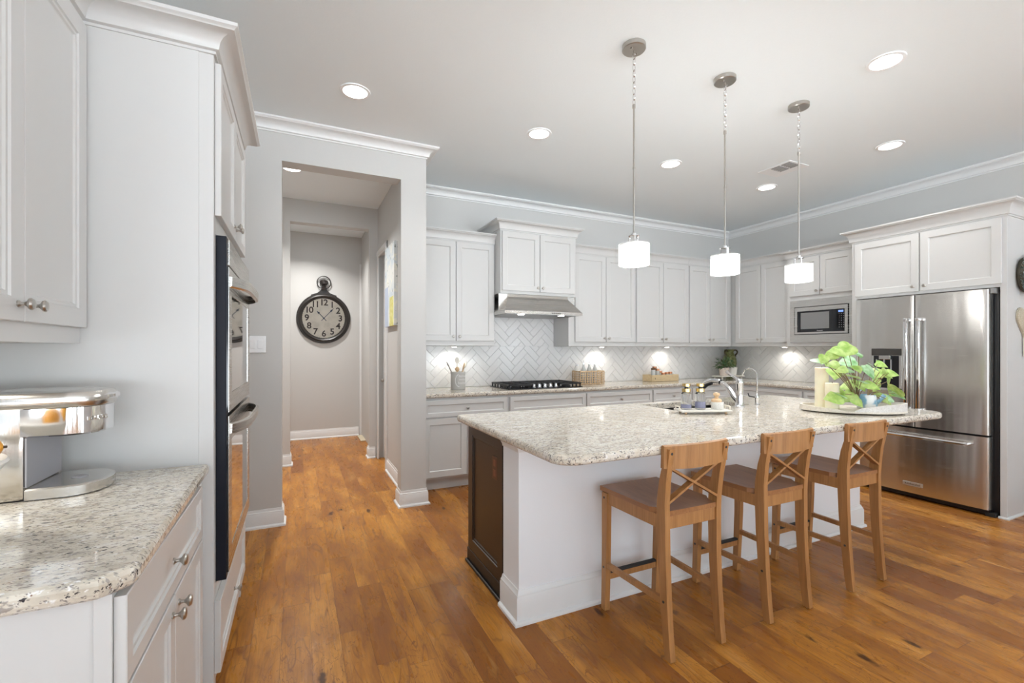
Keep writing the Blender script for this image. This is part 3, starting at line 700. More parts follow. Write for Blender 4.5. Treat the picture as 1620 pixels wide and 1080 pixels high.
# --- under-cabinet puck lights
pk = [((1.50, 4.62), 'under the cabinet left of the range hood'), ((3.40, 4.62), 'under the cabinet right of the range hood'), ((4.46, 4.62), 'under the cabinet over the spice box'), ((5.66, 3.80), 'under the right-wall corner cabinet'), ((-.80, 1.50), 'under the cabinet over the coffee maker')]
for (x, y), l in pk:
    t = thing('puck_light', 'small round puck light '+l, 'light', (x, y, 1.36)); dz_ = -.017 if x < 0 else 0
    mb = MB(); mb.lathe([(.034, 1.364+dz_), (.034, 1.355+dz_), (.028, 1.352+dz_)], (x, y, 0), 'z', 18, cap=True); mb.obj('housing', WHITE, t)
    mb = MB(); mb.lathe([(.026, 1.352+dz_), (.026, 1.3505+dz_)], (x, y, 0), 'z', 18); mb.obj('lens', PUCK, t)
    l_ = bpy.data.lights.new('puck_lamp', 'SPOT'); l_.energy = 4.0; l_.spot_size = math.radians(160); l_.spot_blend = .7; l_.color = (1, .95, .86); l_.shadow_soft_size = .03
    o = bpy.data.objects.new('puck_lamp', l_); o.location = (x, y, 1.345); COL.objects.link(o); o.parent = t; o.location = (0, 0, -.015 if x > 0 else -.035)

# ------------------------------------------------------------------ refrigerator
t = thing('refrigerator', 'large stainless steel french-door refrigerator with bottom freezer drawer', 'refrigerator', (5.3, 2.1, 0))
mb = MB(); mb.box(5.03, 5.75, 1.618, 2.60, .03, 1.805, .003); mb.obj('cabinet_shell', BLACK, t)
def fdoor(u0, u1, z0, z1, name, bulge=.012):
    m_ = MB(FRt(5.02)); n = 10; L = []
    C0, C1 = 1.65, 2.592
    def yy(u): k = (u-(C0+C1)/2)/((C1-C0)/2); return .085+bulge*(1-k*k)
    prof = []
    prof.append((u0, 0)); prof.append((u0, yy(u0)-.006)); prof.append((u0+.002, yy(u0)-.002))
    for i in range(n+1): u = u0+.006+(u1-u0-.012)*i/n; prof.append((u, yy(u)))
    prof.append((u1-.002, yy(u1)-.002)); prof.append((u1, yy(u1)-.006)); prof.append((u1, 0))
    m_.loops([[(u, y, z) for u, y in prof] for z in (z0, z1)])
    return m_.obj(name, FSTEEL, t, True)
dl = fdoor(2.124, 2.592, .645, 1.805, 'door'); dr = fdoor(1.65, 2.118, .645, 1.805, 'door'); dz = fdoor(1.65, 2.592, .055, .630, 'freezer_drawer')
for d, u in ((dl, 2.165), (dr, 2.077)):
    mb = MB(FRt(5.02)); mb.box(u-.014, u+.014, .135, .160, .79, 1.60, .006); 
    h_ = mb.obj('handle', CHROME, d, True)
    for z in (.80, 1.59):
        mb = MB(FRt(5.02)); mb.box(u-.016, u+.016, .09, .163, z-.014, z+.014, .005); mb.obj('handle_bracket', CHROME, d, True)
mb = MB(FRt(5.02)); mb.tube([(1.75, .155, .565), (2.49, .155, .565)], .013, 10); mb.obj('handle', CHROME, dz, True)
for u in (1.765, 2.475):
    mb = MB(FRt(5.02)); mb.tube([(u, .09, .565), (u, .162, .565)], .017, 10); mb.obj('handle_bracket', CHROME, dz, True)
# dispenser
mb = MB(FRt(5.02)); M_ = FRt(5.02)
mb.box(2.215, 2.455, .086, .099, 1.27, 1.335, .004); mb.obj('control_panel', mat('dark_panel', (.05, .048, .045), .15), dl)
mb = MB(M_); mb.box(2.235, 2.435, .086, .0965, .97, 1.268); mb.obj('dispenser_recess', BLKGLASS, dl)
mb = MB(M_)
for a, b, c, d_ in ((2.435, 2.453, .96, 1.268), (2.217, 2.235, .96, 1.268), (2.217, 2.453, .955, .972)): mb.box(a, b, .086, .099, c, d_)
mb.obj('dispenser_frame', CHROME, dl)
mb = MB(M_); mb.box(2.29, 2.38, .096, .125, 1.235, 1.27, .003); mb.obj('spout_housing', CHROME, dl)
mb = MB(M_)
for u in (2.295, 2.35, 2.41): mb.box(u-.004, u+.004, .096, .106, 1.13, 1.235)
mb.box(2.295, 2.36, .096, .108, 1.125, 1.137); mb.box(2.31, 2.317, .096, .1, 1.0, 1.125); mb.obj('paddle', mat('clear_lever', (.55, .55, .58), .2, .5), dl)
mb = MB(M_); mb.box(2.065, 2.205, .096, .104, .118, .153, .002); bdg = mb.obj('badge', mat('badge_silver', (.62, .60, .56), .35, .8), dz)
mb = MB(); text_into(mb, 'KitchenAid', .024, (-2.135, .1355, 0), text_frame((4.9155, 0, 0), (0, -1, 0), (0, 0, 1)), .0006); mb.obj('lettering', mat('dark_letter', (.06, .06, .06), .5), bdg)
mb = MB(); mb.box(4.97, 5.06, 1.655, 2.585, .012, .05); mb.obj('toe_grille', BLACK, t)
mb = MB(); mb.box(4.965, 5.05, 1.622, 1.68, 0, .03, .004); mb.obj('foot', RUBBER, t)
mb = MB(); mb.box(4.965, 5.05, 2.55, 2.595, 0, .03, .004); mb.obj('foot', RUBBER, t)
mb = MB(); mb.box(4.955, 5.05, 1.622, 1.648, 1.77, 1.812, .004); mb.obj('hinge_cover', mat('hinge_grey', (.25, .25, .25), .4), t)

# --- wall ornaments on the fridge surround
t = thing('succulent_wreath', 'dusty green succulent wreath hung beside the refrigerator, upper ornament', 'wreath', (5.27, 1.545, 1.93))
mb = MB(); mb.tube([(5.27+.11*math.cos(a), 1.545, 1.925+.12*math.sin(a)) for a in (2*PI*k/20 for k in range(20))], .02, 8, True); mb.obj('ring', mat('twig', (.08, .07, .05), .8), t)
mb = MB(); rnd = random.Random(9)
for k in range(230):
    a = rnd.uniform(0, 2*PI); b = rnd.uniform(0, 2*PI); rr = .022
    c = Vector((5.27+(.11+rr*math.cos(b))*math.cos(a), 1.54+rr*math.sin(b)*.6-.01, 1.925+(.12+rr*math.cos(b))*math.sin(a)))
    leafmesh(mb, c, .03, .02, (math.cos(a)*math.cos(b)+rnd.uniform(-.5, .5), -abs(math.sin(b))-.2, math.sin(a)*math.cos(b)+rnd.uniform(-.5, .5)), (0, -1, .4), .2, 3)
mb.obj('foliage', leafmat('dusty_leaf', (.06, .10, .09), (.38, .45, .42)), t)
t = thing('woven_heart', 'cream woven heart with hanging ribbon below the succulent wreath', 'ornament', (5.27, 1.555, 1.5))
P = []
for k in range(40):
    a = 2*PI*k/40; x = 16*math.sin(a)**3; z = 13*math.cos(a)-5*math.cos(2*a)-2*math.cos(3*a)-math.cos(4*a); P.append((5.275+x*.0082, 1.56+z*.0085))
HM = wood('woven_cream', (.60, .55, .44), (.40, .34, .24), .8, (120, 120, 120))
mb = MB(); mb.loops([[(5.275+(x-5.275)*k, 1.563-y, 1.56+(z-1.56)*k) for x, z in P] for k, y in ((1, 0), (1, .012), (.9, .02), (.6, .024))]); mb.obj('heart', HM, t, True)
mb = MB(); mb.box(5.262, 5.288, 1.552, 1.556, 1.27, 1.42); mb.obj('ribbon', mat('cream_ribbon', (.66, .64, .56), .8), t)

# ------------------------------------------------------------------ island
t = thing('kitchen_island', 'white panelled kitchen island with dark espresso end panel', 'island', (2.2, 2.3, 0))
mb = MB(); mb.box(.97, 3.83, 1.985, 2.17, 0, .874, .002); mb.obj('half_wall', ISLW, t)
mb = MB(); mb.box(.985, 3.80, 2.17, 2.70, .0, .873, .001)
# open well below the sink stays closed from sight: body built around the basin
mb = MB(); mb.box(.985, 2.25, 2.171, 2.70, 0, .873); mb.box(3.12, 3.80, 2.171, 2.70, 0, .873); mb.box(2.25, 3.12, 2.171, 2.255, 0, .873); mb.box(2.25, 3.12, 2.255, 2.70, 0, .62); mb.obj('body', ESP, t)
M = frame((.985, 0, 0), (0, 1, 0), (-1, 0, 0))
mb = MB(M); mb.door(2.173, 2.70, .09, .872, 0, .018, .085, True); ep = mb.obj('end_panel', ESP, t)
mb = MB(M); mb.box(2.173, 2.715, 0, .020, 0, .088, .002); mb.box(2.173, 2.72, .02, .034, 0, .020, .006); mb.obj('end_base', mat('black_shoe', (.015, .012, .010), .4), t)
mb = MB(M); mb.box(2.245, 2.32, .008, .016, .62, .745, .003); op = mb.obj('outlet_cover', BRONZE, ep)
mb = MB(M)
for z in (.655, .71): mb.box(2.267, 2.298, .016, .0175, z-.018, z+.018, .004)
mb.obj('socket', mat('rust_socket', (.20, .07, .04), .4), op)
mb = MB(); sweep(mb, [(3.83, 2.17), (3.83, 1.985), (.97, 1.985), (.97, 2.17)], base_prof(.16, .018)); 
mb = MB(); sweep(mb, [(.97, 2.17), (.97, 1.985), (3.83, 1.985), (3.83, 2.17)], [(-o, z) for o, z in base_prof(.16, .018)]); mb.obj('baseboard', TRIM, t, True)
mb = MB(); sweep(mb, [(.97, 2.17), (.97, 1.985), (3.83, 1.985), (3.83, 2.17)], [(-o, z) for o, z in [(0, .874), (.022, .874), (.022, .862), (.016, .856), (.006, .838), (.005, .828), (0, .828)]]); mb.obj('top_moulding', TRIM, t, True)
rd = .09
poly = [(.905+.1, 1.49), (3.64-.06, 1.49)]+arc(3.58, 1.55, .06, -90, 0, 6)[1:]+[(3.64, 1.60), (3.88, 2.0), (3.88, 2.75)]
poly = arc(1.0, 1.585, .095, 180, 270, 8)+arc(3.78, 1.59, .10, -90, 0, 8)+arc(3.84, 2.72, .04, 0, 90, 4)+arc(.935, 2.73, .03, 90, 180, 4)
hole = [(2.31, 2.32), (3.07, 2.32), (3.07, 2.67), (2.31, 2.67)]
mb = slab(poly, .875, .915, hole); tag(mb.obj('island_countertop', GRAN, loc=(.9, 1.5, .875)), 'speckled granite worktop with rounded corners on the island', 'countertop')
t = thing('kitchen_sink', 'dark undermount sink set in the island worktop', 'sink', (2.69, 2.5, .68))
SINK = mat('dark_sink_steel', (.10, .10, .10), .3, .8)
mb = MB(); x0, x1, y0, y1 = 2.30, 3.08, 2.31, 2.68
mb.loops([[(x0-i, y0-i, z), (x1+i, y0-i, z), (x1+i, y1+i, z), (x0-i, y1+i, z)] for i, z in ((.012, .874), (.012, .67), (0, .68), (0, .874))], False, False)
mb.box(x0-.012, x1+.012, y0-.012, y1+.012, .665, .68); mb.obj('basin', SINK, t)
mb = MB(); mb.lathe([(.045, .681), (.045, .685), (.02, .684)], (2.69, 2.5, 0), 'z', 20); mb.obj('drain', CHROME, t)
# main faucet
t = thing('kitchen_faucet', 'chrome pull-out faucet with lever on top, behind the soap bottles', 'faucet', (2.863, 2.255, .915))
mb = MB(); mb.lathe([(.034, .9155), (.034, .922), (.029, .928), (.027, .95), (.0245, .99), (.0245, 1.075), (.027, 1.08), (.027, 1.10), (.02, 1.118), (.004, 1.122)], (2.863, 2.255, 0), 'z', 24); mb.obj('body', CHROME, t, True)
mb = MB(); pts = [(2.863, 2.262, .955), (2.863, 2.30, .985), (2.863, 2.33, 1.025), (2.863, 2.375, 1.065), (2.863, 2.43, 1.088), (2.863, 2.49, 1.09), (2.863, 2.545, 1.072), (2.863, 2.585, 1.04)]
mb.tube(pts, [.020, .019, .018, .017, .018, .020, .021, .021], 14); mb.obj('spout', CHROME, t, True)
mb = MB(); mb.lathe([(.0215, 0), (.0215, .006)], (0, 0, 0), 'z', 14); 
mb = MB(); mb.tube([(2.863, 2.408, 1.081), (2.863, 2.418, 1.085)], .0205, 14); mb.obj('joint_ring', BLACK, t)
mb = MB(); mb.tube([(2.863, 2.50, 1.068), (2.863, 2.54, 1.057), (2.863, 2.575, 1.03)], .015, 10); mb.obj('spray_face', BLACK, t, True)
mb = MB(); mb.tube([(2.863, 2.262, 1.105), (2.863, 2.29, 1.125), (2.863, 2.33, 1.142), (2.863, 2.365, 1.165)], [.016, .011, .009, .012], 10); mb.obj('lever', CHROME, t, True)
t = thing('filter_faucet', 'slim gooseneck chrome water faucet right of the main one', 'faucet', (3.074, 2.275, .915))
mb = MB(); mb.lathe([(.022, .9155), (.022, .921), (.014, .926), (.013, .955), (.016, .965), (.016, .985), (.007, 1.0)], (3.074, 2.275, 0), 'z', 18); mb.obj('body', CHROME, t, True)
mb = MB(); pts = [(3.074, 2.275, .99), (3.074, 2.275, 1.13)]+[(3.074, 2.335-.06*math.cos(a), 1.13+.055*math.sin(a)) for a in (PI*k/10 for k in range(1, 10))]+[(3.074, 2.40, 1.125)]
mb.tube(pts, .0055, 10); mb.obj('spout', CHROME, t, True)
mb = MB(); mb.tube([(3.074, 2.285, .972), (3.06, 2.33, .978), (3.055, 2.335, 1.0)], .005, 8); mb.obj('lever', BLACK, t, True)

# tray with soap bottles
t = thing('soap_tray', 'small white footed wooden tray beside the sink holding soap bottles', 'tray', (2.36, 2.10, .915))
TRM = Matrix.Translation((2.365, 2.135, 0)) @ Matrix.Rotation(math.radians(-22), 4, 'Z')
mb = MB(TRM); mb.box(-.165, .165, -.065, .065, .930, .942, .004); mb.obj('board', OFFWH, t)
for x in (-.13, .13):
    for y in (-.045, .045):
        mb = MB(TRM); mb.sphere((x, y, .9235), .0085, 10, 6); mb.obj('foot', BEECH, t, True)
for x in (-.165, .165):
    mb = MB(TRM); mb.tube([(x, -.03, .942), (x, -.03, .962), (x, .03, .962), (x, .03, .942)], .005, 8); mb.obj('handle', TRAYW, t, True)
def soap(x, y, fill, label):
    p = TRM @ Vector((x, y, 0)); c = (p.x, p.y, 0)
    b = thing('soap_bottle', label, 'bottle', (p.x, p.y, .942), 'soap bottles on the small tray')
    mb = MB(); mb.lathe([(.031, .9425), (.033, .948), (.033, 1.042), (.027, 1.05), (.022, 1.054), (.022, 1.058)], c, 'z', 24); mb.obj('glass', GLASS, b, True)
    mb = MB(); mb.lathe([(.029, .952), (.030, .955), (.030, fill), (.001, fill+.001)], c, 'z', 20); mb.obj('liquid', WATER, b, True)
    mb = MB(); mb.lathe([(.027, 1.055), (.027, 1.076), (.009, 1.078), (.009, 1.088), (.025, 1.090), (.025, 1.108), (.006, 1.11)], c, 'z', 20); pm = mb.obj('pump', BRASS, b, True)
    mb = MB(); mb.lathe([(.0115, 1.077), (.0115, 1.0885)], c, 'z', 12); mb.obj('neck', BLACK, pm)
soap(-.108, .0, .975, 'left glass soap bottle with gold pump, less full of violet soap')
soap(-.016, .0, .992, 'right glass soap bottle with gold pump, next to the scrub brush')
p = TRM @ Vector((.098, 0, 0)); c = (p.x, p.y, 0)
b = thing('brush_holder', 'white speckled ceramic cup on the right end of the soap tray', 'cup', (p.x, p.y, .942))
SPK = mat('speckled_ceramic', (.75, .74, .70), .4); ts = NT(SPK); ts.set('Base Color', ts.mix(ts.ramp(ts.noise(ts.pos(), 260, 1), [(.32, 1.0), (.36, 0.0)]), (.76, .75, .71), (.4, .36, .3)))
mb = MB(); mb.lathe([(.036, .9425), (.038, .946), (.038, .990), (.034, .990), (.033, .955), (.001, .952)], c, 'z', 24); mb.obj('body', SPK, b, True)
b = thing('scrub_brush', 'round beech scrub brush resting in the speckled cup', 'brush', (p.x, p.y, .985))
mb = MB(); mb.lathe([(.030, .988), (.032, .994), (.030, 1.004), (.012, 1.014), (.010, 1.022), (.021, 1.034), (.018, 1.046), (.004, 1.05)], (c[0]-.008, c[1], 0), 'z', 20); mb.obj('handle', BEECH, b, True)
mb = MB(); mb.lathe([(.026, .968), (.029, .988)], (c[0]-.008, c[1], 0), 'z', 20); mb.obj('bristles', OFFWH, b)

# plant tray: oval board with rim, candles, planter
LIN = wood('whitewashed_rattan', (.60, .57, .53), (.76, .75, .73), .85, (90, 90, 90), False)
TR2 = Matrix.Translation((3.32, 1.77, 0)) @ Matrix.Rotation(math.radians(-40), 4, 'Z')
t = thing('oval_tray', 'whitewashed oval tray holding candles and plants on the island', 'tray', (3.32, 1.77, .915))
def ov(a, b, z, n=40): return [(a*math.cos(2*PI*k/n), b*math.sin(2*PI*k/n), z) for k in range(n)]
mb = MB(TR2); mb.loops([ov(.29, .17, .922), ov(.30, .18, .925), ov(.30, .18, .936), ov(.29, .17, .938)]); mb.obj('board', TRAYW, t, True)
mb = MB(TR2)
def arcwall(f0, f1, a, b, z0, zt, th=.014, n=22):
    L = []
    for k in range(n+1):
        an = math.radians(f0+(f1-f0)*k/n); e = math.sin(PI*k/n)**.35
        z1 = z0+(zt-z0)*max(e, .15); L.append([((a+o)*math.cos(an), (b+o)*math.sin(an), z) for o, z in ((0, z0), (th, z0), (th, z1), (0, z1))])
    mb.loops(L)
arcwall(-100, 60, .285, .165, .93, .985); mb.obj('rim', LIN, t, True)
mb = MB(TR2); arcwall(95, 250, .285, .165, .93, .958); mb.obj('low_rim', TRAYW, t, True)
for x, y in ((-.2, -.08), (-.2, .08), (.2, -.08), (.2, .08)):
    mb = MB(TR2); mb.lathe([(.012, .9155), (.014, .923)], (x, y, 0), 'z', 12); mb.obj('foot', BLKMET, t)
for r, zt, (x, y), l in ((.040, 1.205, (3.225, 1.905), 'tall cream pillar candle at the tray left end'), (.040, 1.107, (3.185, 1.815), 'shorter cream pillar candle in front of the tall one')):
    b = thing('pillar_candle', l, 'candle', (x, y, .938), 'cream candles on the oval tray')
    mb = MB(); mb.lathe([(r-.002, .9385), (r, .941), (r, zt-.004), (r-.004, zt), (r-.010, zt-.004), (.001, zt-.006)], (x, y, 0), 'z', 28); mb.obj('wax', WAX, b, True)
    mb = MB(); mb.tube([(x, y, zt-.006), (x+.001, y, zt+.008)], .0015, 6); mb.obj('wick', BLACK, b)
PC = (3.40, 1.72, 0)
t = thing('watering_can', 'small blue and white enamel watering can used as planter', 'watering can', (3.40, 1.72, .938))
CANM = mat('blue_white_enamel', (.35, .5, .62), .3); tc = NT(CANM)
tc.set('Base Color', tc.mix(tc.ramp(tc.noise(tc.pos(), 12, 2), [(.46, 0.0), (.52, 1.0)]), (.20, .38, .52), (.70, .72, .72)))
mb = MB(); mb.lathe([(.052, .9385), (.056, .942), (.048, 1.02), (.044, 1.03), (.040, 1.028), (.038, 1.01), (.001, 1.008)], PC, 'z', 24); mb.obj('body', CANM, t, True)
mb = MB(); mb.tube([(3.445, 1.70, .965), (3.475, 1.685, .99), (3.50, 1.67, 1.025)], [.014, .011, .014], 10); mb.obj('spout', CANM, t, True)
mb = MB(); mb.tube([(3.36, 1.74, 1.0), (3.335, 1.75, 1.02), (3.34, 1.75, 1.055), (3.375, 1.735, 1.06)], .004, 8); mb.obj('handle', CANM, t, True)
LEAF = leafmat('pothos_leaf', (.22, .40, .07), (.48, .62, .22))
LEAF2 = leafmat('pothos_leaf_blue', (.13, .33, .10), (.40, .60, .38))
def pothos(root_p, label, base_pt, leaves, seed):
    rnd = random.Random(seed)
    t = thing('pothos_plant', label, 'plant', base_pt, 'leafy plants on the oval tray')
    ms = MB()
    for i, (x, y, z, s) in enumerate(leaves):
        tip = Vector((x, y, z)); bp0 = Vector(base_pt); out = Vector((x-bp0.x, y-bp0.y, 0)); 
        out = out.normalized() if out.length > .01 else Vector((1, 0, 0))
        st = tip-out*s*.55
        midp = bp0.lerp(st, .55)+Vector((0, 0, .02)); ms.tube([bp0, bp0.lerp(midp, .5)+Vector((0, 0, .012)), midp, st], .0022, 5)
        mb = MB(); side = Vector((-out.y, out.x, 0))*rnd.uniform(-.9, .9)
        d = out*rnd.uniform(.2, 1)+side+Vector((0, -.2, rnd.uniform(-.7, .1)))
        d.normalize(); c0 = tip-d*s*.5
        # heart outline
        nrm = Vector((-.35+rnd.uniform(-.25, .25), -.75+rnd.uniform(-.2, .2), .75)); sd = d.cross(nrm).normalized(); nrm = sd.cross(d).normalized()
        pts = [(.0, .06), (-.06, .22), (.0, .42), (.16, .52), (.38, .50), (.62, .36), (.84, .17), (1.04, 0)]
        W = s*.95; rows = []
        for a, wd in pts:
            b_ = max(a, 0); drop = -nrm*(.22*s*b_*b_)
            m_ = c0+d*s*max(a, .03 if wd > .2 else 0)+drop
            e = c0+d*s*a+drop-nrm*wd*s*.12
            rows.append((e-sd*wd*W, m_, e+sd*wd*W))
        vs = [q for r in rows for q in r]; fs = []
        for k in range(len(rows)-1): a = k*3; fs += [(a, a+1, a+4, a+3), (a+1, a+2, a+5, a+4)]
        n_ = len(vs); vs2 = vs+[q-nrm*.0012 for q in vs]; mb.add(vs2, fs+[tuple(n_+j for j in reversed(f)) for f in fs])
        mb.obj('leaf', LEAF if rnd.random() < .7 else LEAF2, t, True)
    ms.obj('stems', mat('stem_brown', (.20, .14, .06), .6), t, True)
LV = [(3.029, 1.648, 1.33, 0.093), (2.976, 1.709, 1.293, 0.066), (2.81, 1.674, 1.266, 0.064), (2.984, 1.721, 1.244, 0.055), (3.192, 1.725, 1.253, 0.089), (3.102, 1.613, 1.303, 0.058), (2.846, 1.603, 1.238, 0.059), (3.132, 1.767, 1.175, 0.081), (3.076, 1.652, 1.207, 0.062), (3.113, 1.647, 1.17, 0.078), (3.343, 1.799, 1.088, 0.085), (3.265, 1.694, 1.107, 0.089), (3.118, 1.767, 1.023, 0.089), (3.083, 1.695, 1.045, 0.071), (3.21, 1.728, 1.022, 0.073), (3.262, 1.63, 1.192, 0.08), (3.511, 1.727, 1.215, 0.068), (3.692, 1.774, 1.171, 0.088), (3.625, 1.705, 1.163, 0.069), (3.581, 1.748, 1.127, 0.06), (3.712, 1.734, 1.107, 0.07), (3.249, 1.613, 1.106, 0.071), (3.814, 1.752, 1.036, 0.098), (3.544, 1.718, 1.036, 0.06), (3.516, 1.66, 0.997, 0.058), (3.129, 1.606, 1.14, 0.077)]
rl = random.Random(21)
LV = [(x, y, z, s_*1.22) for x, y, z, s_ in LV]+[(x+rl.uniform(-.07, .07), y+rl.uniform(-.05, .05), max(.985, z+rl.uniform(-.05, .02)), s_*1.0) for x, y, z, s_ in LV[::2]]
A_ = [l for l in LV if l[0] < 3.44]; B_ = [l for l in LV if l[0] >= 3.44]
pothos(None, 'tall leafy lime green plant rising beside the candles', (3.33, 1.74, .985), A_, 3)
pothos(None, 'trailing leafy plant in the watering can reaching right', (3.40, 1.72, 1.012), B_, 5)

# ------------------------------------------------------------------ stools
def make_stool():
    t = thing('bar_stool', 'stool', 'bar stool', (0, 0, 0), 'wooden bar stools along the island')
    for s in (-1, 1):   # rear legs with backrest posts (rear = -y)
        mb = MB(); x0, x1 = .150, .150
        secs = []
        for z, y, hy, x in ((0, -.222, .017, .152), (.10, -.210, .019, .152), (.25, -.197, .021, .152), (.42, -.188, .023, .153), (.60, -.184, .025, .155), (.66, -.186, .024, .157), (.76, -.200, .020, .160), (.84, -.219, .015, .162), (.904, -.234, .012, .163)):
            secs.append(((s*x, y, z), .0145, hy))
        mb.bar(secs); lg = mb.obj('rear_leg', STOOL, t, True)
        for z, y in ((.585, -.186), (.24, -.198)):
            mb = MB(); mb.lathe([(.006, 0), (.006, s*.0015)], (s*.1675, y, z), 'x', 10); mb.obj('bolt', BLKMET, lg)
        mb = MB(); mb.lathe([(.006, -.2435), (.006, -.2405)], (s*.162, 0, .884), 'y', 10); mb.obj('bolt', BLKMET, lg)
        mb = MB(); mb.lathe([(.010, -.0), (.010, .004)], (s*.152, -.222, -.004), 'z', 10); mb.obj('glide', OFFWH, lg)
        mb = MB()
        mb.bar([((s*x, y, z), .0145, hy) for z, y, hy, x in ((0, .212, .016, .166), (.15, .205, .017, .167), (.35, .198, .019, .169), (.60, .195, .021, .170))]); lg = mb.obj('front_leg', STOOL, t, True)
        for y, z, x in ((.197, .575, .1845), (.204, .22, .1825)):
            mb = MB(); mb.lathe([(.006, 0), (.006, s*.0015)], (s*x, y, z), 'x', 10); mb.obj('bolt', BLKMET, lg)
        mb = MB(); mb.beam((s*.168, .20, .575), (s*.156, -.185, .575), .018, .058); mb.obj('side_rail', STOOL, t)
        mb = MB(); mb.beam((s*.171, .20, .235), (s*.153, -.197, .235), .018, .026); mb.obj('side_stretcher', STOOL, t)
    mb = MB(); mb.box(-.142, .142, -.200, -.180, .547, .603, .002); mb.obj('back_rail', STOOL, t)
    mb = MB(); mb.box(-.16, .16, .188, .206, .547, .603, .002); mb.obj('front_rail', STOOL, t)
    mb = MB(); mb.box(-.16, .16, .193, .211, .155, .185, .002); mb.obj('footrest', STOOL, t)
    mb = MB(); mb.box(-.158, .158, .190, .214, .185, .197, .003); mb.obj('footrest_cover', RUBBER, t)
    # seat: dished, narrower at the rear, notched between the posts
    mb = MB(); L = []
    nx = 14; rows = []
    ys = [-.205, -.19, -.165, -.12, -.04, .06, .16, .21, .228]
    for y in ys:
        hw = .140 if y < -.16 else .174+.013*(y+.16)/.38
        rows.append([(-hw+2*hw*k/nx, y, .628-.010*max(0, 1-(abs(2*k/nx-1))**2.5)*max(0, 1-abs((y-.0)/.22)**3)) for k in range(nx+1)])
    vs = [p for r in rows for p in r]; n1 = len(vs); m1 = nx+1
    vs += [(x, y, .605) for r in rows for x, y, z in r]; fs = []
    R_ = len(rows)
    for i in range(R_-1):
        for k in range(nx): a = i*m1+k; fs.append((a, a+1, a+m1+1, a+m1)); fs.append((n1+a, n1+a+m1, n1+a+m1+1, n1+a+1))
    for i in range(R_-1):
        for k in (0, nx): a = i*m1+k; fs.append((a, a+m1, n1+a+m1, n1+a))
    for k in range(nx):
        for a in (k, (R_-1)*m1+k): fs.append((a, a+1, n1+a+1, n1+a))
    mb.add(vs, fs); mb.obj('seat', SEATW, t, True)
    # curved top rail
    mb = MB(); L = []
    for k in range(13):
        x = -.190+.380*k/12; y = -.216-.020*(1-(x/.187)**2); 
        L.append([(x, y-.010, .812+.008*(x/.187)**2), (x, y+.010, .812+.008*(x/.187)**2), (x, y+.006, .914), (x, y-.002, .919), (x, y-.012, .914)])
    mb.loops(L); mb.obj('top_rail', STOOL, t, True)
    for s in (-1, 1):
        mb = MB(); mb.beam((-s*.150, -.192+.004*s, .655), (s*.152, -.208+.004*s, .820), .010, .030, (0, -1, 0)); mb.obj('cross_slat', STOOL, t)
    return t
st = make_stool()
st.location = (1.588, 1.69, .004); st['label'] = 'wooden cross-back bar stool nearest the island corner and dark end panel'
dup(st, (2.225, 1.694, .004), 0, 'middle wooden cross-back bar stool of the three at the island')
dup(st, (2.905, 1.692, .004), 0, 'wooden cross-back bar stool closest to the refrigerator')

# ------------------------------------------------------------------ pendants
def make_pendant():
    t = thing('pendant_light', 'p', 'pendant light', (0, 0, 0), 'pendant lights above the island')
    mb = MB(); mb.lathe([(.066, 3.049), (.066, 3.026), (.062, 3.022), (.002, 3.021)], (0, 0, 0), 'z', 32); cp = mb.obj('canopy', NICKEL, t, True)
    for a in (-.03, .03):
        mb = MB(); mb.lathe([(.006, 3.021), (.006, 3.012)], (a, a*.5, 0), 'z', 10); mb.obj('screw', NICKEL, cp)
    mb = MB(); mb.tube([(0, 0, 3.021), (0, 0, 3.005)], .005, 8); mb.obj('hook', NICKEL, t)
    n = 9; z = 3.0
    for k in range(n):
        c = 2.99-k*.033; pts = []
        for j in range(14):
            a = 2*PI*j/14; u = .009*math.cos(a); v = .020*math.sin(a)
            pts.append((u, 0, c+v) if k % 2 == 0 else (0, u, c+v))
        mb = MB(); mb.tube(pts, .0024, 6, True); mb.obj('chain_link', CHROME, t, True)
    mb = MB(); mb.tube([(0, 0, 2.715), (0, 0, 2.695)], .009, 10); mb.tube([(0, 0, 2.70), (0, 0, 1.985)], .0052, 10); mb.tube([(0, 0, 2.36), (0, 0, 2.35)], .007, 10); mb.obj('rod', NICKEL, t, True)
    mb = MB(); mb.lathe([(.006, 1.99), (.014, 1.982), (.014, 1.975), (.032, 1.972), (.032, 1.968), (.004, 1.967)], (0, 0, 0), 'z', 20)
    for a in (0, 2.1, 4.2): mb.tube([(.026*math.cos(a), .026*math.sin(a), 1.97), (.026*math.cos(a), .026*math.sin(a), 1.925)], .006, 8)
    mb.obj('shade_holder', CHROME, t, True)
    mb = MB(); R_ = .085
    mb.loops([[(r*math.cos(a), r*math.sin(a), z) for a in (2*PI*k/40 for k in range(40))] for r, z in ((R_, 1.805), (R_, 1.922), (R_-.003, 1.922), (R_-.003, 1.805))], close=True); mb.obj('outer_shade', mat('sheer_shade', (.9, .9, .88), .5, 0, .3, Alpha=.3), t, True)
    mb = MB(); r2 = .077
    mb.loops([[(r*math.cos(a), r*math.sin(a), z) for a in (2*PI*k/40 for k in range(40))] for r, z in ((r2-.006, 1.812), (r2, 1.816), (r2, 1.914), (r2-.01, 1.918), (.03, 1.92))]); mb.obj('glass_shade', SHADE_IN, t, True)
    return t
pd = make_pendant()
pd.location = (1.724, 2.04, 0); pd['label'] = 'drum-shaded pendant light hanging nearest, above the left end of the island'
pds = [pd, dup(pd, (2.455, 2.04, 0), 0, 'middle drum-shaded pendant light of the three over the island'), dup(pd, (3.192, 2.04, 0), 0, 'drum-shaded pendant light farthest along, over the plants end of the island')]

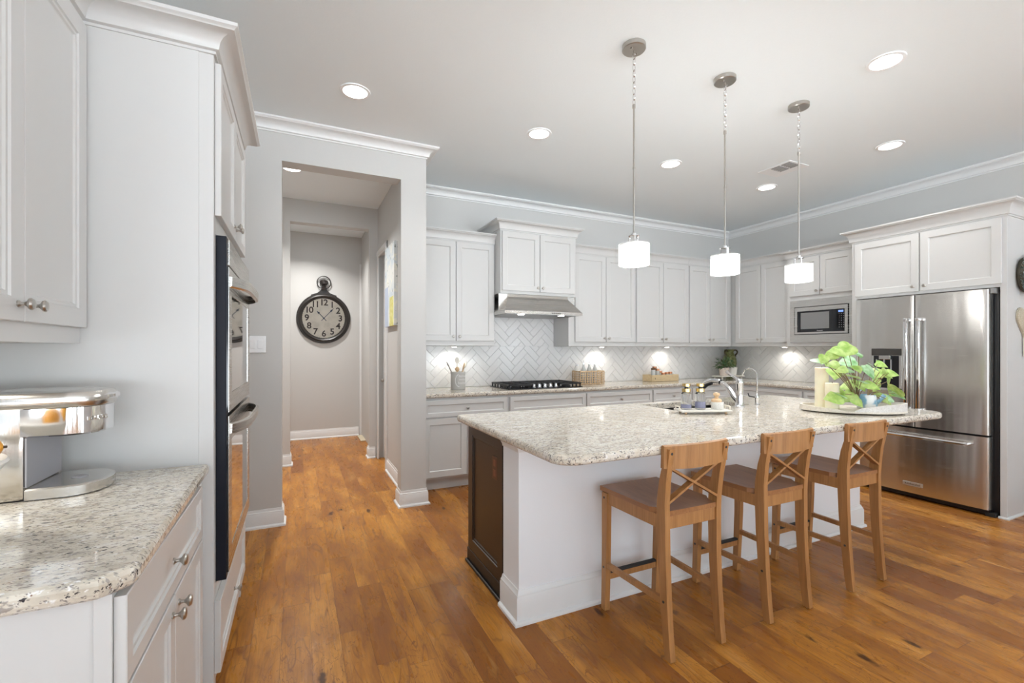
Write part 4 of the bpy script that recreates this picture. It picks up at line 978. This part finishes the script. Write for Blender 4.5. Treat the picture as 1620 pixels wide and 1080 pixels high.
# ------------------------------------------------------------------ recessed lights
def make_can():
    t = thing('recessed_light', 'c', 'ceiling light', (0, 0, H), 'recessed ceiling lights')
    mb = MB(); mb.loops([[(r*math.cos(a), r*math.sin(a), H+z) for a in (2*PI*k/36 for k in range(36))] for r, z in ((.098, -.0005), (.096, -.006), (.078, -.007), (.076, -.003))], False, False); mb.obj('trim_ring', WHITE, t, True)
    mb = MB(); mb.lathe([(.077, H-.004), (.077, H-.0055)], (0, 0, 0), 'z', 36); mb.obj('lens', LAMP, t)
    return t
cans = [((.346, 3.194), 'recessed ceiling light in front of the hall opening'), ((1.743, 3.194), 'recessed ceiling light left of the first pendant rod, toward the back wall'), ((3.133, 3.197), 'recessed ceiling light between the first two pendant rods'),
        ((4.51, 3.224), 'recessed ceiling light next to the ceiling vent, toward the back corner'), ((3.18, 1.511), 'recessed ceiling light above the stool side of the island, largest in view'), ((4.528, 2.12), 'recessed ceiling light in front of the refrigerator'), ((-.05, 4.80), 'recessed ceiling light inside the hall'), ((.1, 6.6), 'added unseen recessed light brightening the far end of the hall')]  # last entry is out of view, added to brighten the far hall
c0 = make_can()
for i, ((x, y), l) in enumerate(cans):
    o = c0 if i == 0 else dup(c0, (x, y, H)); o.location = (x, y, H); o['label'] = l
    a = bpy.data.lights.new('downlight', 'AREA'); a.shape = 'DISK'; a.size = .14; a.energy = (1.2 if i == 5 else 2.6) if i < 6 else 17; a.color = (1, .98, .95); a.spread = math.radians(125)
    b = bpy.data.objects.new('downlight', a); COL.objects.link(b); b.parent = o; b.location = (0, 0, -.012)
    b.visible_glossy = True
# ceiling vent
t = thing('ceiling_vent', 'white rectangular air vent with louvres in the ceiling', 'vent', (4.19, 2.83, H))
mb = MB(); mb.box(4.05, 4.33, 2.67, 2.99, H-.006, H-.0005, .002); mb.obj('frame', WHITE, t)
for y0, y1 in ((2.69, 2.775), (2.79, 2.875)):
    mb = MB(); mb.box(4.075, 4.225, y0, y1, H-.0072, H-.0062); mb.obj('duct_opening', mat('vent_grey', (.30, .30, .31), .7), t)
    for k in range(5):
        mb = MB(); x = 4.09+k*.03; mb.box(x, x+.008, y0, y1, H-.012, H-.0073); mb.obj('slat', mat('vent_slat', (.45, .45, .45), .5), t)

# ------------------------------------------------------------------ left run: oven cabinet
XF = -.2786; XU = -.65
t = cabinet('oven_cabinet', 'tall white cabinet housing the double wall oven', None, (-.6, 2.4, 0))
Yp, Ye = 1.97, 2.86
mb = MB()
mb.box(XL+.002, XF, Yp, Yp+.045, 0, 2.41, .0015); mb.box(XL+.002, XF, Ye-.03, Ye, 0, 2.41, .0015)
mb.box(XL+.002, XF, Yp+.045, Ye-.03, 1.762, 2.41); mb.box(XL+.002, XF, Yp+.045, Ye-.03, .10, .455); mb.box(XL+.002, -.75, Yp+.045, Ye-.03, .455, 1.762)
mb.box(XL+.002, XF-.06, Yp+.045, Ye-.03, 0, .10)
mb.obj('body', CAB, t)
mb = MB(); mb.box(XL+.002, XF-.045, Yp-.004, Yp, 0, 2.41); mb.obj('side_panel', CAB, t)
M = FL(XF)
ym = (Yp+Ye)/2
add_door(t, M, Yp+.022, ym-.002, 1.825, 2.388, (ym-.035, 1.88), fine=True); add_door(t, M, ym+.002, Ye-.012, 1.825, 2.388, (ym+.035, 1.88), fine=True)
add_door(t, M, Yp+.012, Ye-.012, .135, .40, (ym-.05, .262), 'drawer', fine=True)
mb = MB(); sweep(mb, [(XU+.002, Yp), (XF, Yp), (XF, Ye), (XL+.01, Ye)], [(-o, z) for o, z in crown_prof(2.492, .088, .085)]); mb.obj('crown_moulding', CAB, t, True)
# double oven
t = thing('double_oven', 'stainless double wall oven with bow handles in the tall cabinet', 'oven', (-.3, 2.43, .41))
O0, O1 = Yp+.05, Ye-.035
mb = MB(); mb.box(-.74, XF, O0+.005, O1-.005, .458, 1.758); mb.obj('shell', BLACK, t)
M = FL(XF)
mb = MB(M); mb.box(O0-.005, O0+.04, .001, .034, .460, 1.757, .002); mb.obj('side_channel', mat('navy_black_enamel', (.004, .006, .014), .45, 0, .25), t)
mb = MB(M); mb.box(O0+.0, O1, .001, .028, 1.66, 1.756, .003); mb.obj('control_panel', BLACK, t)
mb = MB(M); mb.box(O0+.04, O1, .001, .040, 1.652, 1.754, .003); mb.obj('upper_fascia', STEEL, t)
def oven_door(z0, z1):
    mb = MB(M)
    for a in ((O0, O0+.085, z0, z1), (O1-.085, O1, z0, z1), (O0+.085, O1-.085, z1-.10, z1), (O0+.085, O1-.085, z0, z0+.07)): mb.box(a[0], a[1], .006, .042, a[2], a[3])
    d = mb.obj('oven_door', STEEL, t)
    mb = MB(M); mb.box(O0+.08, O1-.08, .012, .040, z0+.065, z1-.095); mb.obj('oven_window', mat('mirror_black_glass', (.02, .02, .022), .02, 0, 1.0, Coat_Weight=1.0), d)
    mb = MB(M)
    mb.box(O0-.001, O0+.012, .002, .0405, z0, z1); mb.obj('door_edge', BLKGLASS, d)
    # bow handle: flat curved strap
    mb = MB(M); L = []; n = 18
    for k in range(n+1):
        q = k/n; u = O0+.03+(O1-O0-.06)*q; e = max(0, 1-abs(2*q-1)**5); y = .042+.052*e
        L.append([(u, y-.006, z1-.075), (u, y+.006, z1-.07), (u, y+.008, z1-.035), (u, y-.004, z1-.03)])
    mb.loops(L); mb.obj('handle', STEEL, d, True)
oven_door(1.09, 1.642); oven_door(.485, 1.075)

# --- upper left cabinet
t = cabinet('wall_cabinet', 'white upper cabinet over the coffee maker, doors with bead detail', None, (-.78, 1.5, 1.35))
XU = -.65; YU0, YU1 = 1.17, Yp-.006
mb = MB(); mb.box(XL+.002, XU, YU0, YU1, 1.348, 2.41, .0015); mb.obj('body', CAB, t)
M = FL(XU)
add_door(t, M, YU0+.005, 1.575, 1.40, 2.392, (1.545, 1.443), fine=True, rail=.075); add_door(t, M, 1.579, YU1-.01, 1.40, 2.392, (1.612, 1.443), fine=True, rail=.075)
mb = MB(); sweep(mb, [(XL, YU0), (XU, YU0), (XU, YU1)], [(-o, z) for o, z in crown_prof(2.492, .088, .085)]); mb.obj('crown_moulding', CAB, t, True)
# --- lower left cabinet
t = cabinet('base_cabinet', 'white base cabinet under the coffee maker with drawer over two doors', None, (-.6, 1.5, 0))
XB = -.315; YB0, YB1 = 1.092, Yp-.006
mb = MB(); mb.box(XL+.002, XB, YB0, YB1, .11, .873, .0015); mb.obj('body', CAB, t)
mb = MB(); mb.box(XL+.002, XB-.07, YB0+.02, YB1, 0, .11); mb.obj('toe_kick', CAB, t)
mb = MB(); mb.box(XB-.026, XB+.001, YB0-.006, YB0, .11, .873, .001); mb.obj('corner_stile', CAB, t)
M = FL(XB)
add_door(t, M, YB0+.004, YB1-.105, .69, .862, ((YB0+YB1)/2-.075, .776), 'drawer', fine=True, rail=.05)
ymm = (YB0+YB1-.105)/2
add_door(t, M, YB0+.004, ymm-.002, .13, .68, (ymm-.035, .64), fine=True); add_door(t, M, ymm+.002, YB1-.105, .13, .68, (ymm+.035, .64), fine=True)
poly = [(XL+.002, 1.058), (-.345, 1.058), (-.325, 1.060), (-.283, 1.100), (-.279, 1.118), (-.292, Yp-.005), (XL+.002, Yp-.005)]
mb = slab(poly, .875, .915); tag(mb.obj('coffee_countertop', GRAN, loc=(-.6, 1.5, .875)), 'granite worktop with clipped corner under the coffee maker', 'countertop')

# --- coffee maker
CMS = steel('coffee_maker_steel', (.66, .64, .61), .2, 'v')
t = thing('coffee_maker', 'silver pod coffee maker on the near granite worktop', 'coffee maker', (-.7, 1.78, .915))
yc = 1.785; hw = .105
def dshape(x0, x1, hw_, n=10, k=.75):
    # rounded front: straight sides then elliptical nose toward +x
    xs = x1-hw_*k; P_ = [(x0, yc-hw_)]
    for i in range(n+1): a = -PI/2+PI*i/n; P_.append((xs+(x1-xs)*math.cos(a), yc+hw_*math.sin(a)))
    P_.append((x0, yc+hw_)); return P_
mb = MB(); mb.box(-.90, -.672, yc-hw, yc+hw, .9165, 1.205, .012); mb.obj('body', CMS, t, True)
mb = MB(); mb.loops([[(x, y, z) for x, y in off(dshape(-.68, -.515, hw), i)] for i, z in ((.006, 1.087), (0, 1.092), (0, 1.165))]); hd = mb.obj('brew_head', CHROME, t, True)
mb = MB(); mb.loops([[(x, y, z) for x, y in off(dshape(-.79, -.508, hw+.003), i)] for i, z in ((.002, 1.167), (0, 1.170), (0, 1.198), (.006, 1.208), (.03, 1.213), (.06, 1.214))]); ld = mb.obj('lid', CMS, t, True)
mb = MB(); mb.loops([[(x, y, z) for x, y in off(dshape(-.60, -.498, hw*.6), i)] for i, z in ((.004, 1.183), (0, 1.187), (0, 1.195), (.006, 1.2))]); mb.obj('lid_handle', CHROME, ld, True)
mb = MB(); mb.lathe([(.014, 0), (.014, -.004), (.009, -.007)], (-.765, yc-hw-.003, 1.184), 'y', 18); mb.obj('hinge_cap', CHROME, ld, True)
mb = MB(); mb.box(-.672, -.668, yc-hw+.004, yc+hw-.004, .952, 1.087); mb.obj('front_panel', GREYPL, t)
mb = MB(); mb.loops([[(x, y, z) for x, y in off(dshape(-.672, -.512, hw), i)] for i, z in ((0, .918), (0, .944), (.004, .948), (.02, .949))]); dt = mb.obj('drip_tray', CMS, t, True)
mb = MB(); mb.lathe([(.020, .949), (.020, .9505)], (-.59, yc, 0), 'z', 20); mb.obj('drip_hole', GREYPL, dt)
mb = MB(); mb.loops([[(x, y, z) for x, y in off(dshape(-.90, -.512, hw-.003), .004)] for z in (.9155, .9175)]); mb.obj('base_pad', BLACK, t)
mb = MB(); text_into(mb, 'KEURIG', .0165, (0, 0, 0), text_frame((-.515-hw*.75+(hw*.75+.0005)*math.cos(-.62), yc+(hw+.0005)*math.sin(-.62), 1.130), Vector((hw*.75*math.sin(.62), hw*math.cos(.62), 0)).normalized(), (0, 0, 1)), .0016); mb.obj('lettering', CMS, hd)

# fruit bowl
t = thing('fruit_bowl', 'white ceramic fruit bowl cut by the left edge of the picture', 'bowl', (-.70, 1.30, .915))
t['label'] = 'white ceramic footed bowl in front of the coffee maker'
BC = (-.703, 1.30, 0)
mb = MB(); mb.lathe([(.05, .9155), (.052, .92), (.03, .935), (.025, .98), (.04, 1.03), (.10, 1.055), (.140, 1.078), (.150, 1.092), (.146, 1.098), (.135, 1.090), (.09, 1.066), (.001, 1.055)], BC, 'z', 36); mb.obj('body', CERAM, t, True)
ORG = mat('orange_fruit_skin', (.70, .30, .03), .4); to = NT(ORG)
to.set('Base Color', to.mix(to.ramp(to.noise(to.pos(), 14, 3), [(.4, 0.0), (.65, 1.0)]), (.72, .36, .04), (.55, .22, .02))); to.bump(to.noise(to.pos(), 300, 2), .1, .002)
def fruit(c, d, s, l):
    c = Vector(c); R = Vector(d).to_track_quat('Z', 'Y').to_matrix().to_4x4(); R.translation = c
    mb = MB(R); mb.lathe([(.001, -1.2*s), (.35*s, -1.12*s), (.75*s, -.75*s), (.95*s, -.2*s), (.93*s, .3*s), (.70*s, .75*s), (.36*s, 1.08*s), (.14*s, 1.25*s), (.03*s, 1.33*s)], (0, 0, 0), 'z', 24)
    f = thing('mango', l, 'fruit', c, 'orange fruit in the white bowl')
    mb.obj('flesh', ORG, f, True)
    mb = MB(R); mb.tube([(0, 0, 1.32*s), (0, 0, 1.42*s)], .003, 6); mb.obj('stem', mat('stem_dark', (.08, .05, .03), .7), f)
fruit((-.603, 1.30, 1.125), (1, -.1, .06), .042, 'pointed orange fruit poking out over the bowl rim')
fruit((-.695, 1.29, 1.10), (.2, -1, .05), .040, 'orange fruit behind the pointed one in the bowl')

# ------------------------------------------------------------------ hall things
t = thing('wall_clock', 'round black pocket-watch style clock on the far hall wall', 'clock', (.354, 7.36, 1.79))
cx, cz = .352, 1.79; M = frame((cx, 7.368, cz), (1, 0, 0), (0, -1, 0))
CLK = mat('dark_bronze_black', (.022, .018, .016), .35)
mb = MB(M); mb.lathe([(.30, 0), (.372, 0), (.374, .02), (.362, .035), (.350, .036), (.345, .045), (.330, .050), (.318, .040), (.305, .036), (.296, .020)], (0, 0, 0), 'y', 64, cap=False); mb.obj('rim', CLK, t, True)
FACE = mat('aged_clock_face', (.62, .56, .46), .5); tf = NT(FACE)
tf.set('Base Color', tf.mix(tf.ramp(tf.noise(tf.pos(), 8, 3), [(.4, 0.0), (.7, 1.0)]), (.74, .70, .62), (.60, .57, .50)))
mb = MB(M); mb.lathe([(.305, .004), (.305, .016)], (0, 0, 0), 'y', 64); fc = mb.obj('dial', FACE, t)
mb = MB()
for k in range(1, 13):
    a = math.radians(90-30*k); TMk = text_frame((cx, 7.3515, cz), (1, 0, 0), (0, 0, 1))
    text_into(mb, str(k), .128, (.232*math.cos(a), .232*math.sin(a), 0), TMk, .0006, .85, .0028)
NUM = mat('numeral_ink', (.05, .04, .035), .6); mb.obj('numerals', NUM, fc)
mb = MB(M)
for k in range(60):
    a = 2*PI*k/60; mb.beam((.290*math.cos(a), .0165, .290*math.sin(a)), (.296*math.cos(a), .0165, .296*math.sin(a)), .004, .002, (0, 1, 0))
mb.obj('minute_marks', NUM, fc)
mb = MB(M)
for a, l, wd in ((math.radians(132), .14, .010), (math.radians(48), .20, .008)):
    mb.beam((-.05*math.cos(a), .022, -.05*math.sin(a)), (l*math.cos(a), .022, l*math.sin(a)), wd, .002, (0, 1, 0)); mb.beam((l*.68*math.cos(a), .0225, l*.68*math.sin(a)), (l*.86*math.cos(a), .0225, l*.86*math.sin(a)), wd*2.6, .002, (0, 1, 0))
mb.lathe([(.012, .02), (.012, .026)], (0, 0, 0), 'y', 16); mb.obj('hands', mat('blue_black_hand', (.03, .05, .09), .4), t)
mb = MB(M); mb.lathe([(.300, .030), (.300, .032)], (0, 0, 0), 'y', 48); mb.obj('glass', mat('clock_glass', (1, 1, 1), .0, 0, .5, Transmission_Weight=1.0, IOR=1.12), t)
mb = MB(M)
prof = [(-.185, .30), (-.175, .345), (-.15, .352), (-.13, .36), (-.09, .375), (-.055, .405), (-.045, .42), (.045, .42), (.055, .405), (.09, .375), (.13, .36), (.15, .352), (.175, .345), (.185, .30)]
mb.loops([[(x, y, z) for x, z in prof] for y in (0, .035)])
mb.lathe([(.04, .415), (.045, .43), (.032, .44), (.038, .455), (.026, .465), (.034, .48), (.03, .49)], (0, .03, 0), 'z', 20)
mb.lathe([(.03, .49), (.055, .505), (.062, .53), (.058, .555), (.03, .575), (.002, .58)], (0, .03, 0), 'z', 20); mb.obj('crown_knob', CLK, t, True)
mb = MB(M); mb.tube([(.095*math.cos(a), .03, .53+.095*math.sin(a)) for a in (2*PI*k/36 for k in range(36))], .007, 8, True); mb.obj('hanging_ring', CLK, t, True)
# painting in the hall
t = thing('canvas_painting', 'pale blue canvas painting with yellow patch on the hall wall', 'painting', (.88, 4.8, 2.0))
ART = mat('abstract_painting', (.6, .65, .7), .6); ta = NT(ART); vp = ta.pos()
sx = ta.n('ShaderNodeSeparateXYZ', {0: vp})
cA = ta.mix(ta.ramp(ta.noise(vp, 5, 3), [(.4, 0.0), (.6, 1.0)]), (.58, .66, .72), (.74, .76, .74))
cA = ta.mix(ta.ramp(ta.noise(vp, 22, 3), [(.62, 0.0), (.68, .8)]), cA, (.16, .22, .20))
cA = ta.mix(ta.ramp(ta.noise(vp, 14, 2), [(.60, 0.0), (.66, 1.0)]), cA, (.82, .82, .74))
yb = ta.math('MULTIPLY', ta.math('LESS_THAN', sx.outputs[1], 4.78), ta.math('LESS_THAN', sx.outputs[2], 1.86))
yb = ta.math('MULTIPLY', yb, ta.math('GREATER_THAN', sx.outputs[1], 4.57))
cA = ta.mix(yb, cA, ta.mix(ta.ramp(ta.noise(vp, 20, 3), [(.4, 0.0), (.6, 1.0)]), (.72, .70, .30), (.60, .56, .16)))
lb = ta.math('MULTIPLY', ta.math('GREATER_THAN', sx.outputs[1], 4.86), ta.math('LESS_THAN', sx.outputs[2], 1.98))
cA = ta.mix(ta.math('MULTIPLY', lb, .8), cA, (.42, .50, .66))
ta.set('Base Color', cA)
mb = MB(); mb.box(.855, .889, 4.54, 5.06, 1.565, 2.40, .002); mb.obj('canvas', ART, t)
# switch
t = thing('light_switch', 'white double rocker switch plate beside the oven cabinet', 'switch', (-.277, YN, 1.365))
M = FB(YN-.001); mb = MB(M); mb.box(-.338, -.216, 0, .007, 1.303, 1.427, .003); mb.obj('plate', WHITE, t)
for u in (-.302, -.252):
    mb = MB(M); mb.box(u-.017, u+.017, .007, .011, 1.332, 1.398, .002); mb.obj('rocker', WHITE, t)
# mat at far door
mb = MB(); mb.box(.82, 1.55, 6.85, 7.30, .0005, .014, .004)
MATM = wood('woven_mat', (.55, .46, .32), (.66, .58, .44), .9, (60, 60, 60)); tag(mb.obj('door_mat', MATM, loc=(1.1, 7.0, 0)), 'beige woven mat on the floor by the far hall door', 'mat')

for o in bpy.data.objects:
    if '_w' in o.keys(): del o['_w']
